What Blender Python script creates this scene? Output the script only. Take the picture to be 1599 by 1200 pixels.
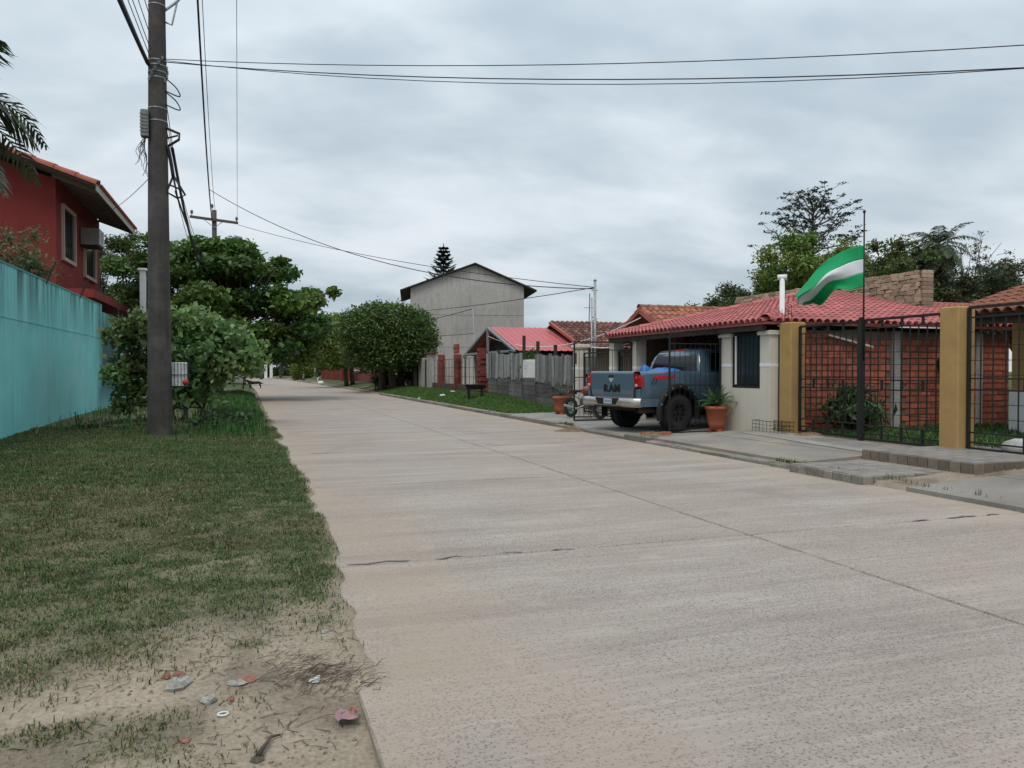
import bpy, math, random
import numpy as np
from mathutils import Vector, Matrix, Euler, Quaternion
for o in list(bpy.data.objects): bpy.data.objects.remove(o)
SC = bpy.context.scene
COL = SC.collection
R = math.radians
rnd = random.Random(7)
rng = np.random.default_rng(11)

# ------------------------------------------------------------------ camera
cd = bpy.data.cameras.new('camera'); cam = bpy.data.objects.new('camera', cd); COL.objects.link(cam)
cd.sensor_width = 36.0; cd.lens = 1200 / 1599 * 36.0; cd.clip_end = 3000; cd.clip_start = 0.05
cam.location = (0, 0, 1.5)
cam.rotation_euler = (R(90 - 0.955), 0, R(-18.63))
SC.camera = cam
# ------------------------------------------------------------------ world: overcast sky
SUN_EL, SUN_AZ = 58.0, 215.0           # soft sun behind the cloud; azimuth from +Y clockwise
w = bpy.data.worlds.new('World'); SC.world = w; w.use_nodes = True
nt = w.node_tree; nt.nodes.clear()
def N(t, ty, **k):
    n = t.nodes.new(ty)
    for a, b in k.items(): setattr(n, a, b)
    return n
out = N(nt, 'ShaderNodeOutputWorld'); bg = N(nt, 'ShaderNodeBackground'); bg.inputs[1].default_value = 0.1
sky = N(nt, 'ShaderNodeTexSky'); sky.sky_type = 'NISHITA'; sky.sun_disc = False
sky.sun_elevation = R(SUN_EL); sky.sun_rotation = R(SUN_AZ)
tc = N(nt, 'ShaderNodeTexCoord'); sep = N(nt, 'ShaderNodeSeparateXYZ'); nt.links.new(tc.outputs['Generated'], sep.inputs[0])
def wmath(op, a, b=None, c=None):
    m = N(nt, 'ShaderNodeMath', operation=op)
    for i, v in enumerate((a, b, c)):
        if v is None: continue
        if isinstance(v, (int, float)): m.inputs[i].default_value = v
        else: nt.links.new(v, m.inputs[i])
    return m.outputs[0]
zz = wmath('MAXIMUM', sep.outputs[2], 0.0)
den = wmath('ADD', zz, 0.26)
cx_ = wmath('DIVIDE', sep.outputs[0], den); cy_ = wmath('DIVIDE', sep.outputs[1], den)
cmb = N(nt, 'ShaderNodeCombineXYZ'); nt.links.new(cx_, cmb.inputs[0]); nt.links.new(cy_, cmb.inputs[1])
def wnoise(scale, detail, rough, loc, dist=0.0, sc=(1, 1, 1), rot=0.0):
    mp = N(nt, 'ShaderNodeMapping'); mp.inputs['Location'].default_value = loc; mp.inputs['Scale'].default_value = sc
    mp.inputs['Rotation'].default_value = (0, 0, rot)
    nt.links.new(cmb.outputs[0], mp.inputs[0])
    n = N(nt, 'ShaderNodeTexNoise'); n.inputs['Scale'].default_value = scale; n.inputs['Detail'].default_value = detail
    n.inputs['Roughness'].default_value = rough; n.inputs['Distortion'].default_value = dist
    nt.links.new(mp.outputs[0], n.inputs['Vector']); return n.outputs[0]
n1 = wnoise(1.25, 5, 0.5, (3.1, 7.7, 0), 0.25, (0.9, 1.1, 1), 0.33)
n2 = wnoise(4.2, 4, 0.5, (9.4, 1.2, 0), 0.3, (0.85, 1.2, 1), 0.33)
mixn = wmath('ADD', wmath('MULTIPLY', n1, 0.7), wmath('MULTIPLY', n2, 0.3))
cr = N(nt, 'ShaderNodeValToRGB'); nt.links.new(mixn, cr.inputs[0])
cr.color_ramp.interpolation = 'B_SPLINE'
e = cr.color_ramp.elements
e[0].position = 0.36; e[0].color = (0.46, 0.555, 0.63, 1)
e[1].position = 0.64; e[1].color = (0.86, 0.915, 0.965, 1)
m_ = e.new(0.49); m_.color = (0.60, 0.69, 0.76, 1)
SKY_GAIN = 9.6
g = wmath('MULTIPLY_ADD', wmath('POWER', zz, 0.8), 0.65, 0.86)   # brighter towards the zenith, as overcast skies are
gs = wmath('MULTIPLY', g, SKY_GAIN)
vm = N(nt, 'ShaderNodeVectorMath', operation='SCALE'); nt.links.new(cr.outputs[0], vm.inputs[0]); nt.links.new(gs, vm.inputs['Scale'])
mx = N(nt, 'ShaderNodeMix', data_type='RGBA'); mx.inputs[0].default_value = 0.95
nt.links.new(sky.outputs[0], mx.inputs[6]); nt.links.new(vm.outputs[0], mx.inputs[7])
nt.links.new(mx.outputs[2], bg.inputs[0]); nt.links.new(bg.outputs[0], out.inputs[0])
# ------------------------------------------------------------------ sun
sd = bpy.data.lights.new('sun', 'SUN'); sd.energy = 1.5; sd.angle = R(25); sd.color = (1.0, 0.93, 0.84)
so = bpy.data.objects.new('sun', sd); COL.objects.link(so)
az = R(SUN_AZ); el = R(SUN_EL)
sdir = Vector((math.sin(az) * math.cos(el), math.cos(az) * math.cos(el), math.sin(el)))
so.rotation_euler = sdir.to_track_quat('Z', 'Y').to_euler(); so.location = (0, 0, 60)
SC.view_settings.view_transform = 'Standard'; SC.view_settings.look = 'None'
SC.view_settings.exposure = 0.0; SC.view_settings.gamma = 1.0; SC.view_settings.use_curve_mapping = False
SC.render.resolution_x = 1024; SC.render.resolution_y = 768
SC.cycles.max_bounces = 6; SC.cycles.transparent_max_bounces = 8; SC.cycles.use_denoising = True

# ------------------------------------------------------------------ materials
MATS = {}
def mat(name, col, rough=0.85, var=0.18, scale=6.0, fine=0.10, fscale=60.0, bump=0.0, bscale=None, metal=0.0, spec=0.35,
        rand=0.0, attr=False, streak=0.0, streak_col=(0.05, 0.05, 0.045), mapping=(1, 1, 1), coat=0.0, trans=0.0, grime=0.0, grime_col=(0.12, 0.1, 0.08), grime_scale=2.0, world=False):
    """procedural surface: two octaves of tint, optional per-object tint, vertical streaks, blotchy grime and bump"""
    if name in MATS: return MATS[name]
    m = bpy.data.materials.new(name); m.use_nodes = True; t = m.node_tree; b = t.nodes['Principled BSDF']; L = t.links.new
    tcn = N(t, 'ShaderNodeTexCoord'); src = tcn.outputs['Object']
    if world: src = N(t, 'ShaderNodeNewGeometry').outputs['Position']
    mp = N(t, 'ShaderNodeMapping'); mp.inputs['Scale'].default_value = mapping; L(src, mp.inputs[0])
    def noise(s, d=4, r=0.55):
        n = N(t, 'ShaderNodeTexNoise'); n.inputs['Scale'].default_value = s; n.inputs['Detail'].default_value = d; n.inputs['Roughness'].default_value = r
        L(mp.outputs[0], n.inputs['Vector']); return n.outputs[0]
    def rng_(v, a, c_, lo, hi):
        r_ = N(t, 'ShaderNodeMapRange'); r_.inputs[1].default_value = a; r_.inputs[2].default_value = c_; r_.inputs[3].default_value = lo; r_.inputs[4].default_value = hi
        L(v, r_.inputs[0]); return r_.outputs[0]
    def mul(a, c_):
        q = N(t, 'ShaderNodeMath', operation='MULTIPLY'); L(a, q.inputs[0]); L(c_, q.inputs[1]); return q.outputs[0]
    f = mul(rng_(noise(scale), 0.3, 0.7, 1 - var, 1 + var), rng_(noise(fscale, 3), 0.3, 0.7, 1 - fine, 1 + fine))
    if rand:
        oi = N(t, 'ShaderNodeObjectInfo'); f = mul(f, rng_(oi.outputs['Random'], 0, 1, 1 - rand, 1 + rand))
    v = N(t, 'ShaderNodeVectorMath', operation='SCALE'); v.inputs[0].default_value = col[:3]; L(f, v.inputs['Scale'])
    if attr:
        at = N(t, 'ShaderNodeAttribute'); at.attribute_name = 'Col'
        mm = N(t, 'ShaderNodeVectorMath', operation='MULTIPLY'); L(v.outputs[0], mm.inputs[0]); L(at.outputs['Color'], mm.inputs[1]); v = mm
    c = v.outputs[0]
    def over(c, fac, colr):
        q = N(t, 'ShaderNodeMix', data_type='RGBA'); L(fac, q.inputs[0]); L(c, q.inputs[6]); q.inputs[7].default_value = (*colr, 1); return q.outputs[2]
    if streak:
        mp2 = N(t, 'ShaderNodeMapping'); mp2.inputs['Scale'].default_value = (3.2, 3.2, 0.16); L(src, mp2.inputs[0])
        n = N(t, 'ShaderNodeTexNoise'); n.inputs['Scale'].default_value = 1.6; n.inputs['Detail'].default_value = 5; n.inputs['Roughness'].default_value = 0.6; L(mp2.outputs[0], n.inputs['Vector'])
        c = over(c, rng_(n.outputs[0], 0.5, 0.75, 0, streak), streak_col)
    if grime:
        c = over(c, rng_(noise(grime_scale, 6, 0.62), 0.5, 0.72, 0, grime), grime_col)
    L(c, b.inputs['Base Color'])
    b.inputs['Roughness'].default_value = rough; b.inputs['Metallic'].default_value = metal
    b.inputs['Specular IOR Level'].default_value = spec; b.inputs['Coat Weight'].default_value = coat
    if bump:
        bn = N(t, 'ShaderNodeBump'); bn.inputs['Strength'].default_value = bump; bn.inputs['Distance'].default_value = 0.02
        L(noise(bscale or fscale, 5), bn.inputs['Height']); L(bn.outputs[0], b.inputs['Normal'])
    if trans:
        tr = N(t, 'ShaderNodeBsdfTranslucent'); L(c, tr.inputs[0]); ms = N(t, 'ShaderNodeMixShader'); ms.inputs[0].default_value = trans
        o_ = t.nodes['Material Output']; L(b.outputs[0], ms.inputs[1]); L(tr.outputs[0], ms.inputs[2]); L(ms.outputs[0], o_.inputs[0])
    MATS[name] = m; return m
def glass_mat(name, col=(0.02, 0.025, 0.03), rough=0.08):
    if name in MATS: return MATS[name]
    m = bpy.data.materials.new(name); m.use_nodes = True; b = m.node_tree.nodes['Principled BSDF']
    n = N(m.node_tree, 'ShaderNodeTexNoise'); n.inputs['Scale'].default_value = 3.0
    r_ = N(m.node_tree, 'ShaderNodeMapRange'); r_.inputs[3].default_value = rough * 0.6; r_.inputs[4].default_value = rough * 1.6
    m.node_tree.links.new(n.outputs[0], r_.inputs[0]); m.node_tree.links.new(r_.outputs[0], b.inputs['Roughness'])
    b.inputs['Base Color'].default_value = (*col, 1); b.inputs['Specular IOR Level'].default_value = 0.5
    MATS[name] = m; return m

# ------------------------------------------------------------------ mesh helpers
class MB:
    def __init__(s): s.v = []; s.f = []
    def add(s, vs, fs):
        o = len(s.v); s.v += [tuple(p) for p in vs]; s.f += [tuple(i + o for i in q) for q in fs]; return s
    def box(s, lo, hi):
        x0, y0, z0 = lo; x1, y1, z1 = hi
        return s.add([(x0,y0,z0),(x1,y0,z0),(x1,y1,z0),(x0,y1,z0),(x0,y0,z1),(x1,y0,z1),(x1,y1,z1),(x0,y1,z1)],
                     [(0,3,2,1),(4,5,6,7),(0,1,5,4),(1,2,6,5),(2,3,7,6),(3,0,4,7)])
    def cbox(s, lo, hi, c=0.02):
        """box with chamfered vertical and top edges"""
        x0, y0, z0 = lo; x1, y1, z1 = hi
        p = [(x0+c,y0),(x1-c,y0),(x1,y0+c),(x1,y1-c),(x1-c,y1),(x0+c,y1),(x0,y1-c),(x0,y0+c)]
        q = [(x0+2*c,y0+c),(x1-2*c,y0+c),(x1-c,y0+2*c),(x1-c,y1-2*c),(x1-2*c,y1-c),(x0+2*c,y1-c),(x0+c,y1-2*c),(x0+c,y0+2*c)]
        vs = [(a,b,z0) for a,b in p] + [(a,b,z1-c) for a,b in p] + [(a,b,z1) for a,b in q]
        fs = [tuple(range(7,-1,-1)), tuple(range(16,24))]
        for k in range(8):
            n = (k+1) % 8; fs += [(k,n,8+n,8+k),(8+k,8+n,16+n,16+k)]
        return s.add(vs, fs)
    def tube(s, pts, rad, n=8, cap=True):
        pts = [Vector(p) for p in pts]; m = len(pts)
        if isinstance(rad, (int, float)): rad = [rad] * m
        vs = []; up = Vector((0, 0, 1)); prev = None
        for i, p in enumerate(pts):
            d = (pts[min(i+1, m-1)] - pts[max(i-1, 0)]).normalized()
            if prev is None:
                a = d.cross(up)
                if a.length < 0.05: a = d.cross(Vector((1, 0, 0)))
                a.normalize()
            else:
                a = prev - d * prev.dot(d)
                a = a.normalized() if a.length > 1e-5 else d.orthogonal().normalized()
            prev = a; b = d.cross(a)
            for k in range(n):
                t = 2 * math.pi * k / n; vs.append(p + (a * math.cos(t) + b * math.sin(t)) * rad[i])
        fs = [(i*n+k, i*n+(k+1)%n, (i+1)*n+(k+1)%n, (i+1)*n+k) for i in range(m-1) for k in range(n)]
        if cap: fs += [tuple(range(n-1,-1,-1)), tuple((m-1)*n+k for k in range(n))]
        return s.add(vs, fs)
    def beam(s, p0, p1, w, h=None):
        p0 = Vector(p0); p1 = Vector(p1); h = h or w; d = (p1 - p0).normalized()
        a = d.cross(Vector((0, 0, 1)))
        if a.length < 0.05: a = Vector((1, 0, 0))
        a.normalize(); b = a.cross(d)
        vs = [p + a * (sa * w / 2) + b * (sb * h / 2) for p in (p0, p1) for sa, sb in ((-1,-1),(1,-1),(1,1),(-1,1))]
        return s.add(vs, [(0,3,2,1),(4,5,6,7),(0,1,5,4),(1,2,6,5),(2,3,7,6),(3,0,4,7)])
    def lathe(s, prof, n=20, c=(0, 0, 0), axis='z', cap=True):
        vs = []
        for r_, z in prof:
            for k in range(n):
                t = 2 * math.pi * k / n; x, y = r_ * math.cos(t), r_ * math.sin(t)
                p = (x, y, z) if axis == 'z' else ((x, z, y) if axis == 'y' else (z, x, y))
                vs.append((p[0]+c[0], p[1]+c[1], p[2]+c[2]))
        m = len(prof)
        fs = [(i*n+k, i*n+(k+1)%n, (i+1)*n+(k+1)%n, (i+1)*n+k) for i in range(m-1) for k in range(n)]
        if cap: fs += [tuple(range(n-1,-1,-1)), tuple((m-1)*n+k for k in range(n))]
        return s.add(vs, fs)
    def prism(s, poly, d):
        """polygon (3-D points) pushed along d"""
        n = len(poly); d = Vector(d); vs = [Vector(p) for p in poly]; vs += [p + d for p in vs]
        return s.add(vs, [tuple(range(n-1,-1,-1)), tuple(range(n, 2*n))] + [(k, (k+1)%n, n+(k+1)%n, n+k) for k in range(n)])
    def grid(s, P, closed=False):
        """P[i][j] points"""
        a, b = len(P), len(P[0]); vs = [p for row in P for p in row]
        return s.add(vs, [(i*b+j, i*b+j+1, (i+1)*b+j+1, (i+1)*b+j) for i in range(a-1) for j in range(b-1)])
    def mesh(s, name, m, smooth=False):
        me = bpy.data.meshes.new(name); me.from_pydata([tuple(p) for p in s.v], [], s.f)
        if m: me.materials.append(m)
        if smooth: me.polygons.foreach_set('use_smooth', [True] * len(me.polygons))
        me.update(); return me
    def build(s, name, m, parent=None, smooth=False, **k):
        return put(name, s.mesh(name, m, smooth), parent, **k)
def put(name, me, parent=None, loc=(0, 0, 0), rot=(0, 0, 0), scale=(1, 1, 1), kind=None):
    o = bpy.data.objects.new(name, me); COL.objects.link(o)
    o.location = loc; o.rotation_euler = rot; o.scale = scale
    if parent: o.parent = parent
    if kind: o['kind'] = kind
    return o
def tag(o, label, cat, group=None):
    o['label'] = label; o['category'] = cat
    if group: o['group'] = group
    return o
def thing(name, label, cat, loc=(0, 0, 0), rz=0.0, group=None):
    o = bpy.data.objects.new(name, None); COL.objects.link(o); o.empty_display_size = 0.2
    o.location = loc; o.rotation_euler = (0, 0, rz); return tag(o, label, cat, group)
def copy_tree(o, parent=None):
    c = o.copy(); COL.objects.link(c); c.parent = parent
    for ch in list(o.children): copy_tree(ch, c)
    return c
UC = {}
def unit(m):
    """shared unit cube for thin bars"""
    if m.name not in UC: UC[m.name] = MB().box((-.5, -.5, -.5), (.5, .5, .5)).mesh('bar', m)
    return UC[m.name]
def bar(name, m, parent, p0, p1, w, h=None):
    """one bar between two points, sharing the unit cube"""
    p0 = Vector(p0); p1 = Vector(p1); d = p1 - p0
    o = put(name, unit(m), parent); o.location = (p0 + p1) / 2
    o.rotation_euler = d.to_track_quat('Z', 'Y').to_euler(); o.scale = (w, h or w, d.length); return o
def curl(pts, k=6):
    """Catmull-Rom curve through the points"""
    p = [Vector(q) for q in pts]; p = [p[0]*2 - p[1]] + p + [p[-1]*2 - p[-2]]; o = []
    for i in range(1, len(p)-2):
        for j in range(k):
            t = j/k; a, b, c, d = p[i-1], p[i], p[i+1], p[i+2]
            o.append(0.5*((2*b) + (c-a)*t + (2*a - 5*b + 4*c - d)*t*t + (3*b - a - 3*c + d)*t**3))
    return o + [p[-2]]
def smooth01(a, b, x):
    t = np.clip((x - a) / (b - a), 0, 1); return t * t * (3 - 2 * t)
_T = rng.random((64, 64))
def vn(x, y):
    """value noise, vectorised"""
    x = np.asarray(x, float); y = np.asarray(y, float)
    xi = np.floor(x).astype(int); yi = np.floor(y).astype(int); fx = x - xi; fy = y - yi
    fx = fx*fx*(3-2*fx); fy = fy*fy*(3-2*fy)
    t = lambda a, b: _T[a % 64, b % 64]
    return (t(xi,yi)*(1-fx)+t(xi+1,yi)*fx)*(1-fy) + (t(xi,yi+1)*(1-fx)+t(xi+1,yi+1)*fx)*fy
def fbm(x, y, o=3):
    s = 0; a = 0.5; n = 0
    for k in range(o): s = s + a * vn(x * 2**k + 17.3*k, y * 2**k + 5.1*k); n += a; a *= 0.5
    return s / n
def np_mesh(name, V, F, m, cols=None, smooth=False):
    """mesh from numpy arrays, all faces the same number of corners"""
    me = bpy.data.meshes.new(name); nv, nf, k = len(V), len(F), F.shape[1]
    me.vertices.add(nv); me.vertices.foreach_set('co', np.ascontiguousarray(V, dtype=np.float32).ravel())
    me.loops.add(nf*k); me.loops.foreach_set('vertex_index', np.ascontiguousarray(F, dtype=np.int32).ravel())
    me.polygons.add(nf); me.polygons.foreach_set('loop_start', np.arange(nf, dtype=np.int32)*k)
    if smooth: me.polygons.foreach_set('use_smooth', np.ones(nf, dtype=bool))
    me.materials.append(m)
    if cols is not None:
        a = me.color_attributes.new('Col', 'FLOAT_COLOR', 'POINT')
        c4 = np.ones((nv, 4), np.float32); c4[:, :3] = cols; a.data.foreach_set('color', c4.ravel())
    me.update(calc_edges=True); return me
# ------------------------------------------------------------------ palette
SAND = np.array((0.315, 0.262, 0.20)); SOIL = np.array((0.13, 0.115, 0.075)); GREEN = np.array((0.075, 0.10, 0.042))
M_ground = mat('earth_and_sand', (1, 1, 1), 0.95, 0.10, 1.5, 0.22, 45, bump=0.5, bscale=30, attr=True, spec=0.1, world=True)
M_conc = mat('weathered_concrete', (0.30, 0.285, 0.26), 0.9, 0.16, 1.2, 0.12, 70, bump=0.25, bscale=60, spec=0.2, grime=0.5, grime_col=(0.15, 0.135, 0.115), grime_scale=1.4, rand=0.05, world=True)
M_apron = mat('dirty_apron_concrete', (0.25, 0.232, 0.21), 0.92, 0.2, 0.9, 0.14, 50, bump=0.3, bscale=50, spec=0.15, grime=0.8, grime_col=(0.36, 0.30, 0.23), grime_scale=0.8, rand=0.06, world=True)
M_kerb = mat('kerb_concrete', (0.25, 0.23, 0.20), 0.95, 0.25, 3, 0.2, 40, bump=0.6, bscale=25, spec=0.15, grime=0.8, grime_col=(0.09, 0.08, 0.06), grime_scale=3, rand=0.2, world=True)
M_tile = mat('patio_tile', (0.225, 0.205, 0.19), 0.7, 0.2, 4, 0.1, 60, spec=0.3, rand=0.16, grime=0.5, grime_col=(0.30, 0.27, 0.23), grime_scale=2.5)
M_edge = mat('edging_brick', (0.185, 0.15, 0.12), 0.85, 0.2, 8, 0.15, 60, bump=0.3, rand=0.25)
M_brick = mat('red_brick', (0.37, 0.112, 0.07), 0.88, 0.2, 5, 0.18, 50, bump=0.4, bscale=40, rand=0.28, grime=0.3, grime_col=(0.16, 0.07, 0.05), grime_scale=4)
M_mortar = mat('brick_mortar', (0.17, 0.125, 0.105), 0.95, 0.25, 3, 0.2, 40, bump=0.4)
M_tilered = mat('painted_roof_tile', (0.40, 0.125, 0.12), 0.75, 0.14, 2.0, 0.08, 40, rand=0.22, grime=0.45, grime_col=(0.29, 0.10, 0.09), grime_scale=1.8, world=True)
M_tileclay = mat('clay_roof_tile', (0.30, 0.12, 0.075), 0.85, 0.25, 4, 0.15, 40, rand=0.3, grime=0.35, grime_col=(0.14, 0.07, 0.05), grime_scale=3, world=True)
M_tiledark = mat('aged_roof_tile', (0.17, 0.075, 0.06), 0.9, 0.3, 4, 0.2, 40, rand=0.5, grime=0.4, grime_col=(0.05, 0.04, 0.04), grime_scale=3, world=True)
M_tileverge = mat('terracotta_verge_tile', (0.31, 0.088, 0.062), 0.8, 0.2, 3, 0.1, 40, rand=0.12)
M_cream = mat('cream_plaster', (0.60, 0.56, 0.485), 0.9, 0.06, 2, 0.05, 60, bump=0.3, bscale=90, streak=0.16, streak_col=(0.28, 0.25, 0.2))
M_white = mat('white_paint', (0.74, 0.75, 0.76), 0.7, 0.06, 3, 0.05, 50, streak=0.1, streak_col=(0.35, 0.34, 0.32))
M_ochre = mat('ochre_plaster', (0.40, 0.255, 0.10), 0.85, 0.10, 1.6, 0.06, 60, bump=0.25, bscale=80, streak=0.22, streak_col=(0.27, 0.16, 0.05), grime=0.5, grime_col=(0.29, 0.185, 0.08), grime_scale=3.5)
M_iron = mat('black_wrought_iron', (0.016, 0.015, 0.015), 0.6, 0.3, 8, 0.2, 60, metal=0.0, spec=0.4)
M_teal = mat('teal_wall_paint', (0.215, 0.59, 0.58), 0.85, 0.10, 0.6, 0.05, 40, bump=0.2, bscale=30, streak=0.35, streak_col=(0.09, 0.30, 0.31), grime=0.6, grime_col=(0.33, 0.60, 0.59), grime_scale=0.45)
def wall_soot(m):
    t = m.node_tree; b = t.nodes['Principled BSDF']; L = t.links.new; src = b.inputs['Base Color'].links[0].from_socket
    p = N(t, 'ShaderNodeTexCoord').outputs['Object']; s_ = N(t, 'ShaderNodeSeparateXYZ'); L(p, s_.inputs[0])
    nz = N(t, 'ShaderNodeTexNoise'); nz.inputs['Scale'].default_value = 0.9; nz.inputs['Detail'].default_value = 5; mp_ = N(t, 'ShaderNodeMapping'); mp_.inputs['Scale'].default_value = (1, 1, 0.45); L(p, mp_.inputs[0]); L(mp_.outputs[0], nz.inputs['Vector'])
    def mt(op, a, c=None, d=None):
        q = N(t, 'ShaderNodeMath', operation=op)
        for i, v in enumerate((a, c, d)):
            if v is None: continue
            if isinstance(v, (int, float)): q.inputs[i].default_value = v
            else: L(v, q.inputs[i])
        return q.outputs[0]
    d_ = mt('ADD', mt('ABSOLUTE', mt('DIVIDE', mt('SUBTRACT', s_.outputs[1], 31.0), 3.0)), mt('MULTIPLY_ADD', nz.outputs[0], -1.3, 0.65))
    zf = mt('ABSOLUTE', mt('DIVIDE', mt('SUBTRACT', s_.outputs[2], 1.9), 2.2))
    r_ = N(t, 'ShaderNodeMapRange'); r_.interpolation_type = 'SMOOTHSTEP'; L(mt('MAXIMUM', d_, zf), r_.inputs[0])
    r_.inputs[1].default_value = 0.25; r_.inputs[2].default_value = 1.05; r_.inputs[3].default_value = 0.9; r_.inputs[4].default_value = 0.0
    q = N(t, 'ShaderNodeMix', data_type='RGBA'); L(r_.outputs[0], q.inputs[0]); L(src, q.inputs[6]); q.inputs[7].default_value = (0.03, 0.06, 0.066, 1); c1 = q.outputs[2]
    # mould runs under the coping
    mp2 = N(t, 'ShaderNodeMapping'); mp2.inputs['Scale'].default_value = (1, 1.3, 0.11); L(p, mp2.inputs[0])
    n2 = N(t, 'ShaderNodeTexNoise'); n2.inputs['Scale'].default_value = 1.5; n2.inputs['Detail'].default_value = 6; n2.inputs['Roughness'].default_value = 0.65; L(mp2.outputs[0], n2.inputs['Vector'])
    zt = N(t, 'ShaderNodeMapRange'); zt.inputs[1].default_value = 2.3; zt.inputs[2].default_value = 3.7; L(s_.outputs[2], zt.inputs[0])
    nn = N(t, 'ShaderNodeMapRange'); nn.inputs[1].default_value = 0.44; nn.inputs[2].default_value = 0.60; L(n2.outputs[0], nn.inputs[0])
    q2 = N(t, 'ShaderNodeMix', data_type='RGBA'); L(mt('MULTIPLY', mt('MULTIPLY', zt.outputs[0], nn.outputs[0]), 0.9), q2.inputs[0]); L(c1, q2.inputs[6]); q2.inputs[7].default_value = (0.035, 0.085, 0.088, 1)
    L(q2.outputs[2], b.inputs['Base Color'])
wall_soot(M_teal)
M_stain = mat('teal_wall_soot', (0.05, 0.13, 0.14), 0.9, 0.3, 1.5, 0.1, 40, streak=0.6, streak_col=(0.02, 0.045, 0.05))
M_redplaster = mat('red_house_plaster', (0.20, 0.030, 0.026), 0.9, 0.12, 1.2, 0.06, 50, bump=0.2, bscale=50, streak=0.3, streak_col=(0.13, 0.02, 0.018))
M_greyplaster = mat('bare_cement_render', (0.415, 0.395, 0.375), 0.95, 0.16, 0.3, 0.08, 4, bump=0.15, streak=0.5, streak_col=(0.22, 0.205, 0.195), grime=0.9, grime_col=(0.25, 0.235, 0.22), grime_scale=0.6)
M_darkwood = mat('dark_timber', (0.045, 0.034, 0.027), 0.9, 0.3, 6, 0.2, 50)
M_greywood = mat('weathered_plank', (0.125, 0.12, 0.115), 0.95, 0.3, 3, 0.25, 60, rand=0.35, mapping=(1, 1, 0.3), streak=0.3, streak_col=(0.06, 0.055, 0.05))
M_slat = mat('weathered_slat', (0.215, 0.22, 0.22), 0.9, 0.25, 4, 0.2, 60, rand=0.35, streak=0.4, streak_col=(0.12, 0.12, 0.115))
M_dark = mat('near_black_wall', (0.035, 0.032, 0.03), 0.95, 0.2, 2)  # near-black tone for the shed wall and gable
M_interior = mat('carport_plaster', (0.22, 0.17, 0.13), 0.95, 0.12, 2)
M_pole = mat('aged_pole_concrete', (0.066, 0.059, 0.055), 0.92, 0.25, 3, 0.15, 40, bump=0.35, bscale=30, streak=0.55, streak_col=(0.022, 0.021, 0.021), grime=0.55, grime_col=(0.15, 0.14, 0.125), grime_scale=1.6)
M_cable = mat('cable_rubber', (0.012, 0.012, 0.02), 0.6, 0.1, 5)
M_steel = mat('galvanised_steel', (0.32, 0.34, 0.35), 0.5, 0.15, 6, 0.1, 40, metal=0.4)
M_potclay = mat('terracotta_pot_clay', (0.40, 0.12, 0.062), 0.8, 0.12, 5, 0.08, 50, bump=0.15, streak=0.2, streak_col=(0.25, 0.09, 0.05))
M_bark = mat('bark', (0.085, 0.068, 0.052), 0.95, 0.3, 6, 0.25, 40, bump=0.6, bscale=20, mapping=(1, 1, 0.35))
M_glass = glass_mat('window_glass')
def leafmat(name, col, trans=0.3, rough=0.5, spec=0.35):
    return mat(name, col, rough, 0.12, 1.2, 0.12, 12, attr=True, trans=trans, spec=spec)
M_grass = leafmat('grass_blade', (1, 1, 1), 0.25, 0.7, 0.2)

# ------------------------------------------------------------------ ground
ROAD0, ROAD1, RMID = 0.46, 7.75, 4.31
def bend(y): return -0.00026 * np.clip(np.asarray(y, float) - 45, 0, 400)**2 - .004*np.clip(np.asarray(y, float) - 20, 0, 60)
def edge(y): return 0.56 + 0.30 * (fbm(y * 0.55 + 3, y * 0 + 2.2, 4) - 0.5) + 0.16 * (fbm(y * 3.1, y * 0 + 7.2, 2) - 0.5) + .06 * smooth01(4, 7, y) - 0.008 * np.clip(y - 8, 0, 40)
def gz(x, y):
    y = np.asarray(y, float); x = np.asarray(x, float) - bend(y)
    zl = -0.055 + 0.09 * smooth01(2.9, 4.2, y) + 0.05 * smooth01(1.0, 4.0, -x) + 0.035 * (fbm(x*2.2, y*2.2) - 0.5) + 0.016 * (fbm(x*9, y*9, 2) - 0.5) + 0.04 * smooth01(16, 24, y) * smooth01(0.3, -1.0, x)
    zl = zl + 0.08 * smooth01(18, 26, y) * smooth01(0.2, -0.6, x)
    t = smooth01(0, 1, (x - edge(y)) / 0.14); zl = zl * (1 - t) - 0.16 * t
    side = np.where(y < 7.7, 0.03 + 0.05 * smooth01(7.8, 10.5, x), 0.05 + 0.15 * smooth01(7.9, 10.4, x) * (1 - smooth01(14.2, 15.2, y)))
    bank = 0.06 + 0.02 * smooth01(23, 26, y) + 0.32 * smooth01(7.95, 10.2, x) * smooth01(25, 34, y)
    zr = np.where(y > 15.0, np.maximum(bank, 0.045), side) + 0.02 * (fbm(x*1.7, y*1.7) - 0.5)
    zr = np.where(x > 10.6, np.where(y < 14.2, 0.2, np.maximum(zr, 0.06)), zr)
    return np.where(x < 1.5, zl, np.where(x < 7.82, -0.16, zr))
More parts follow.
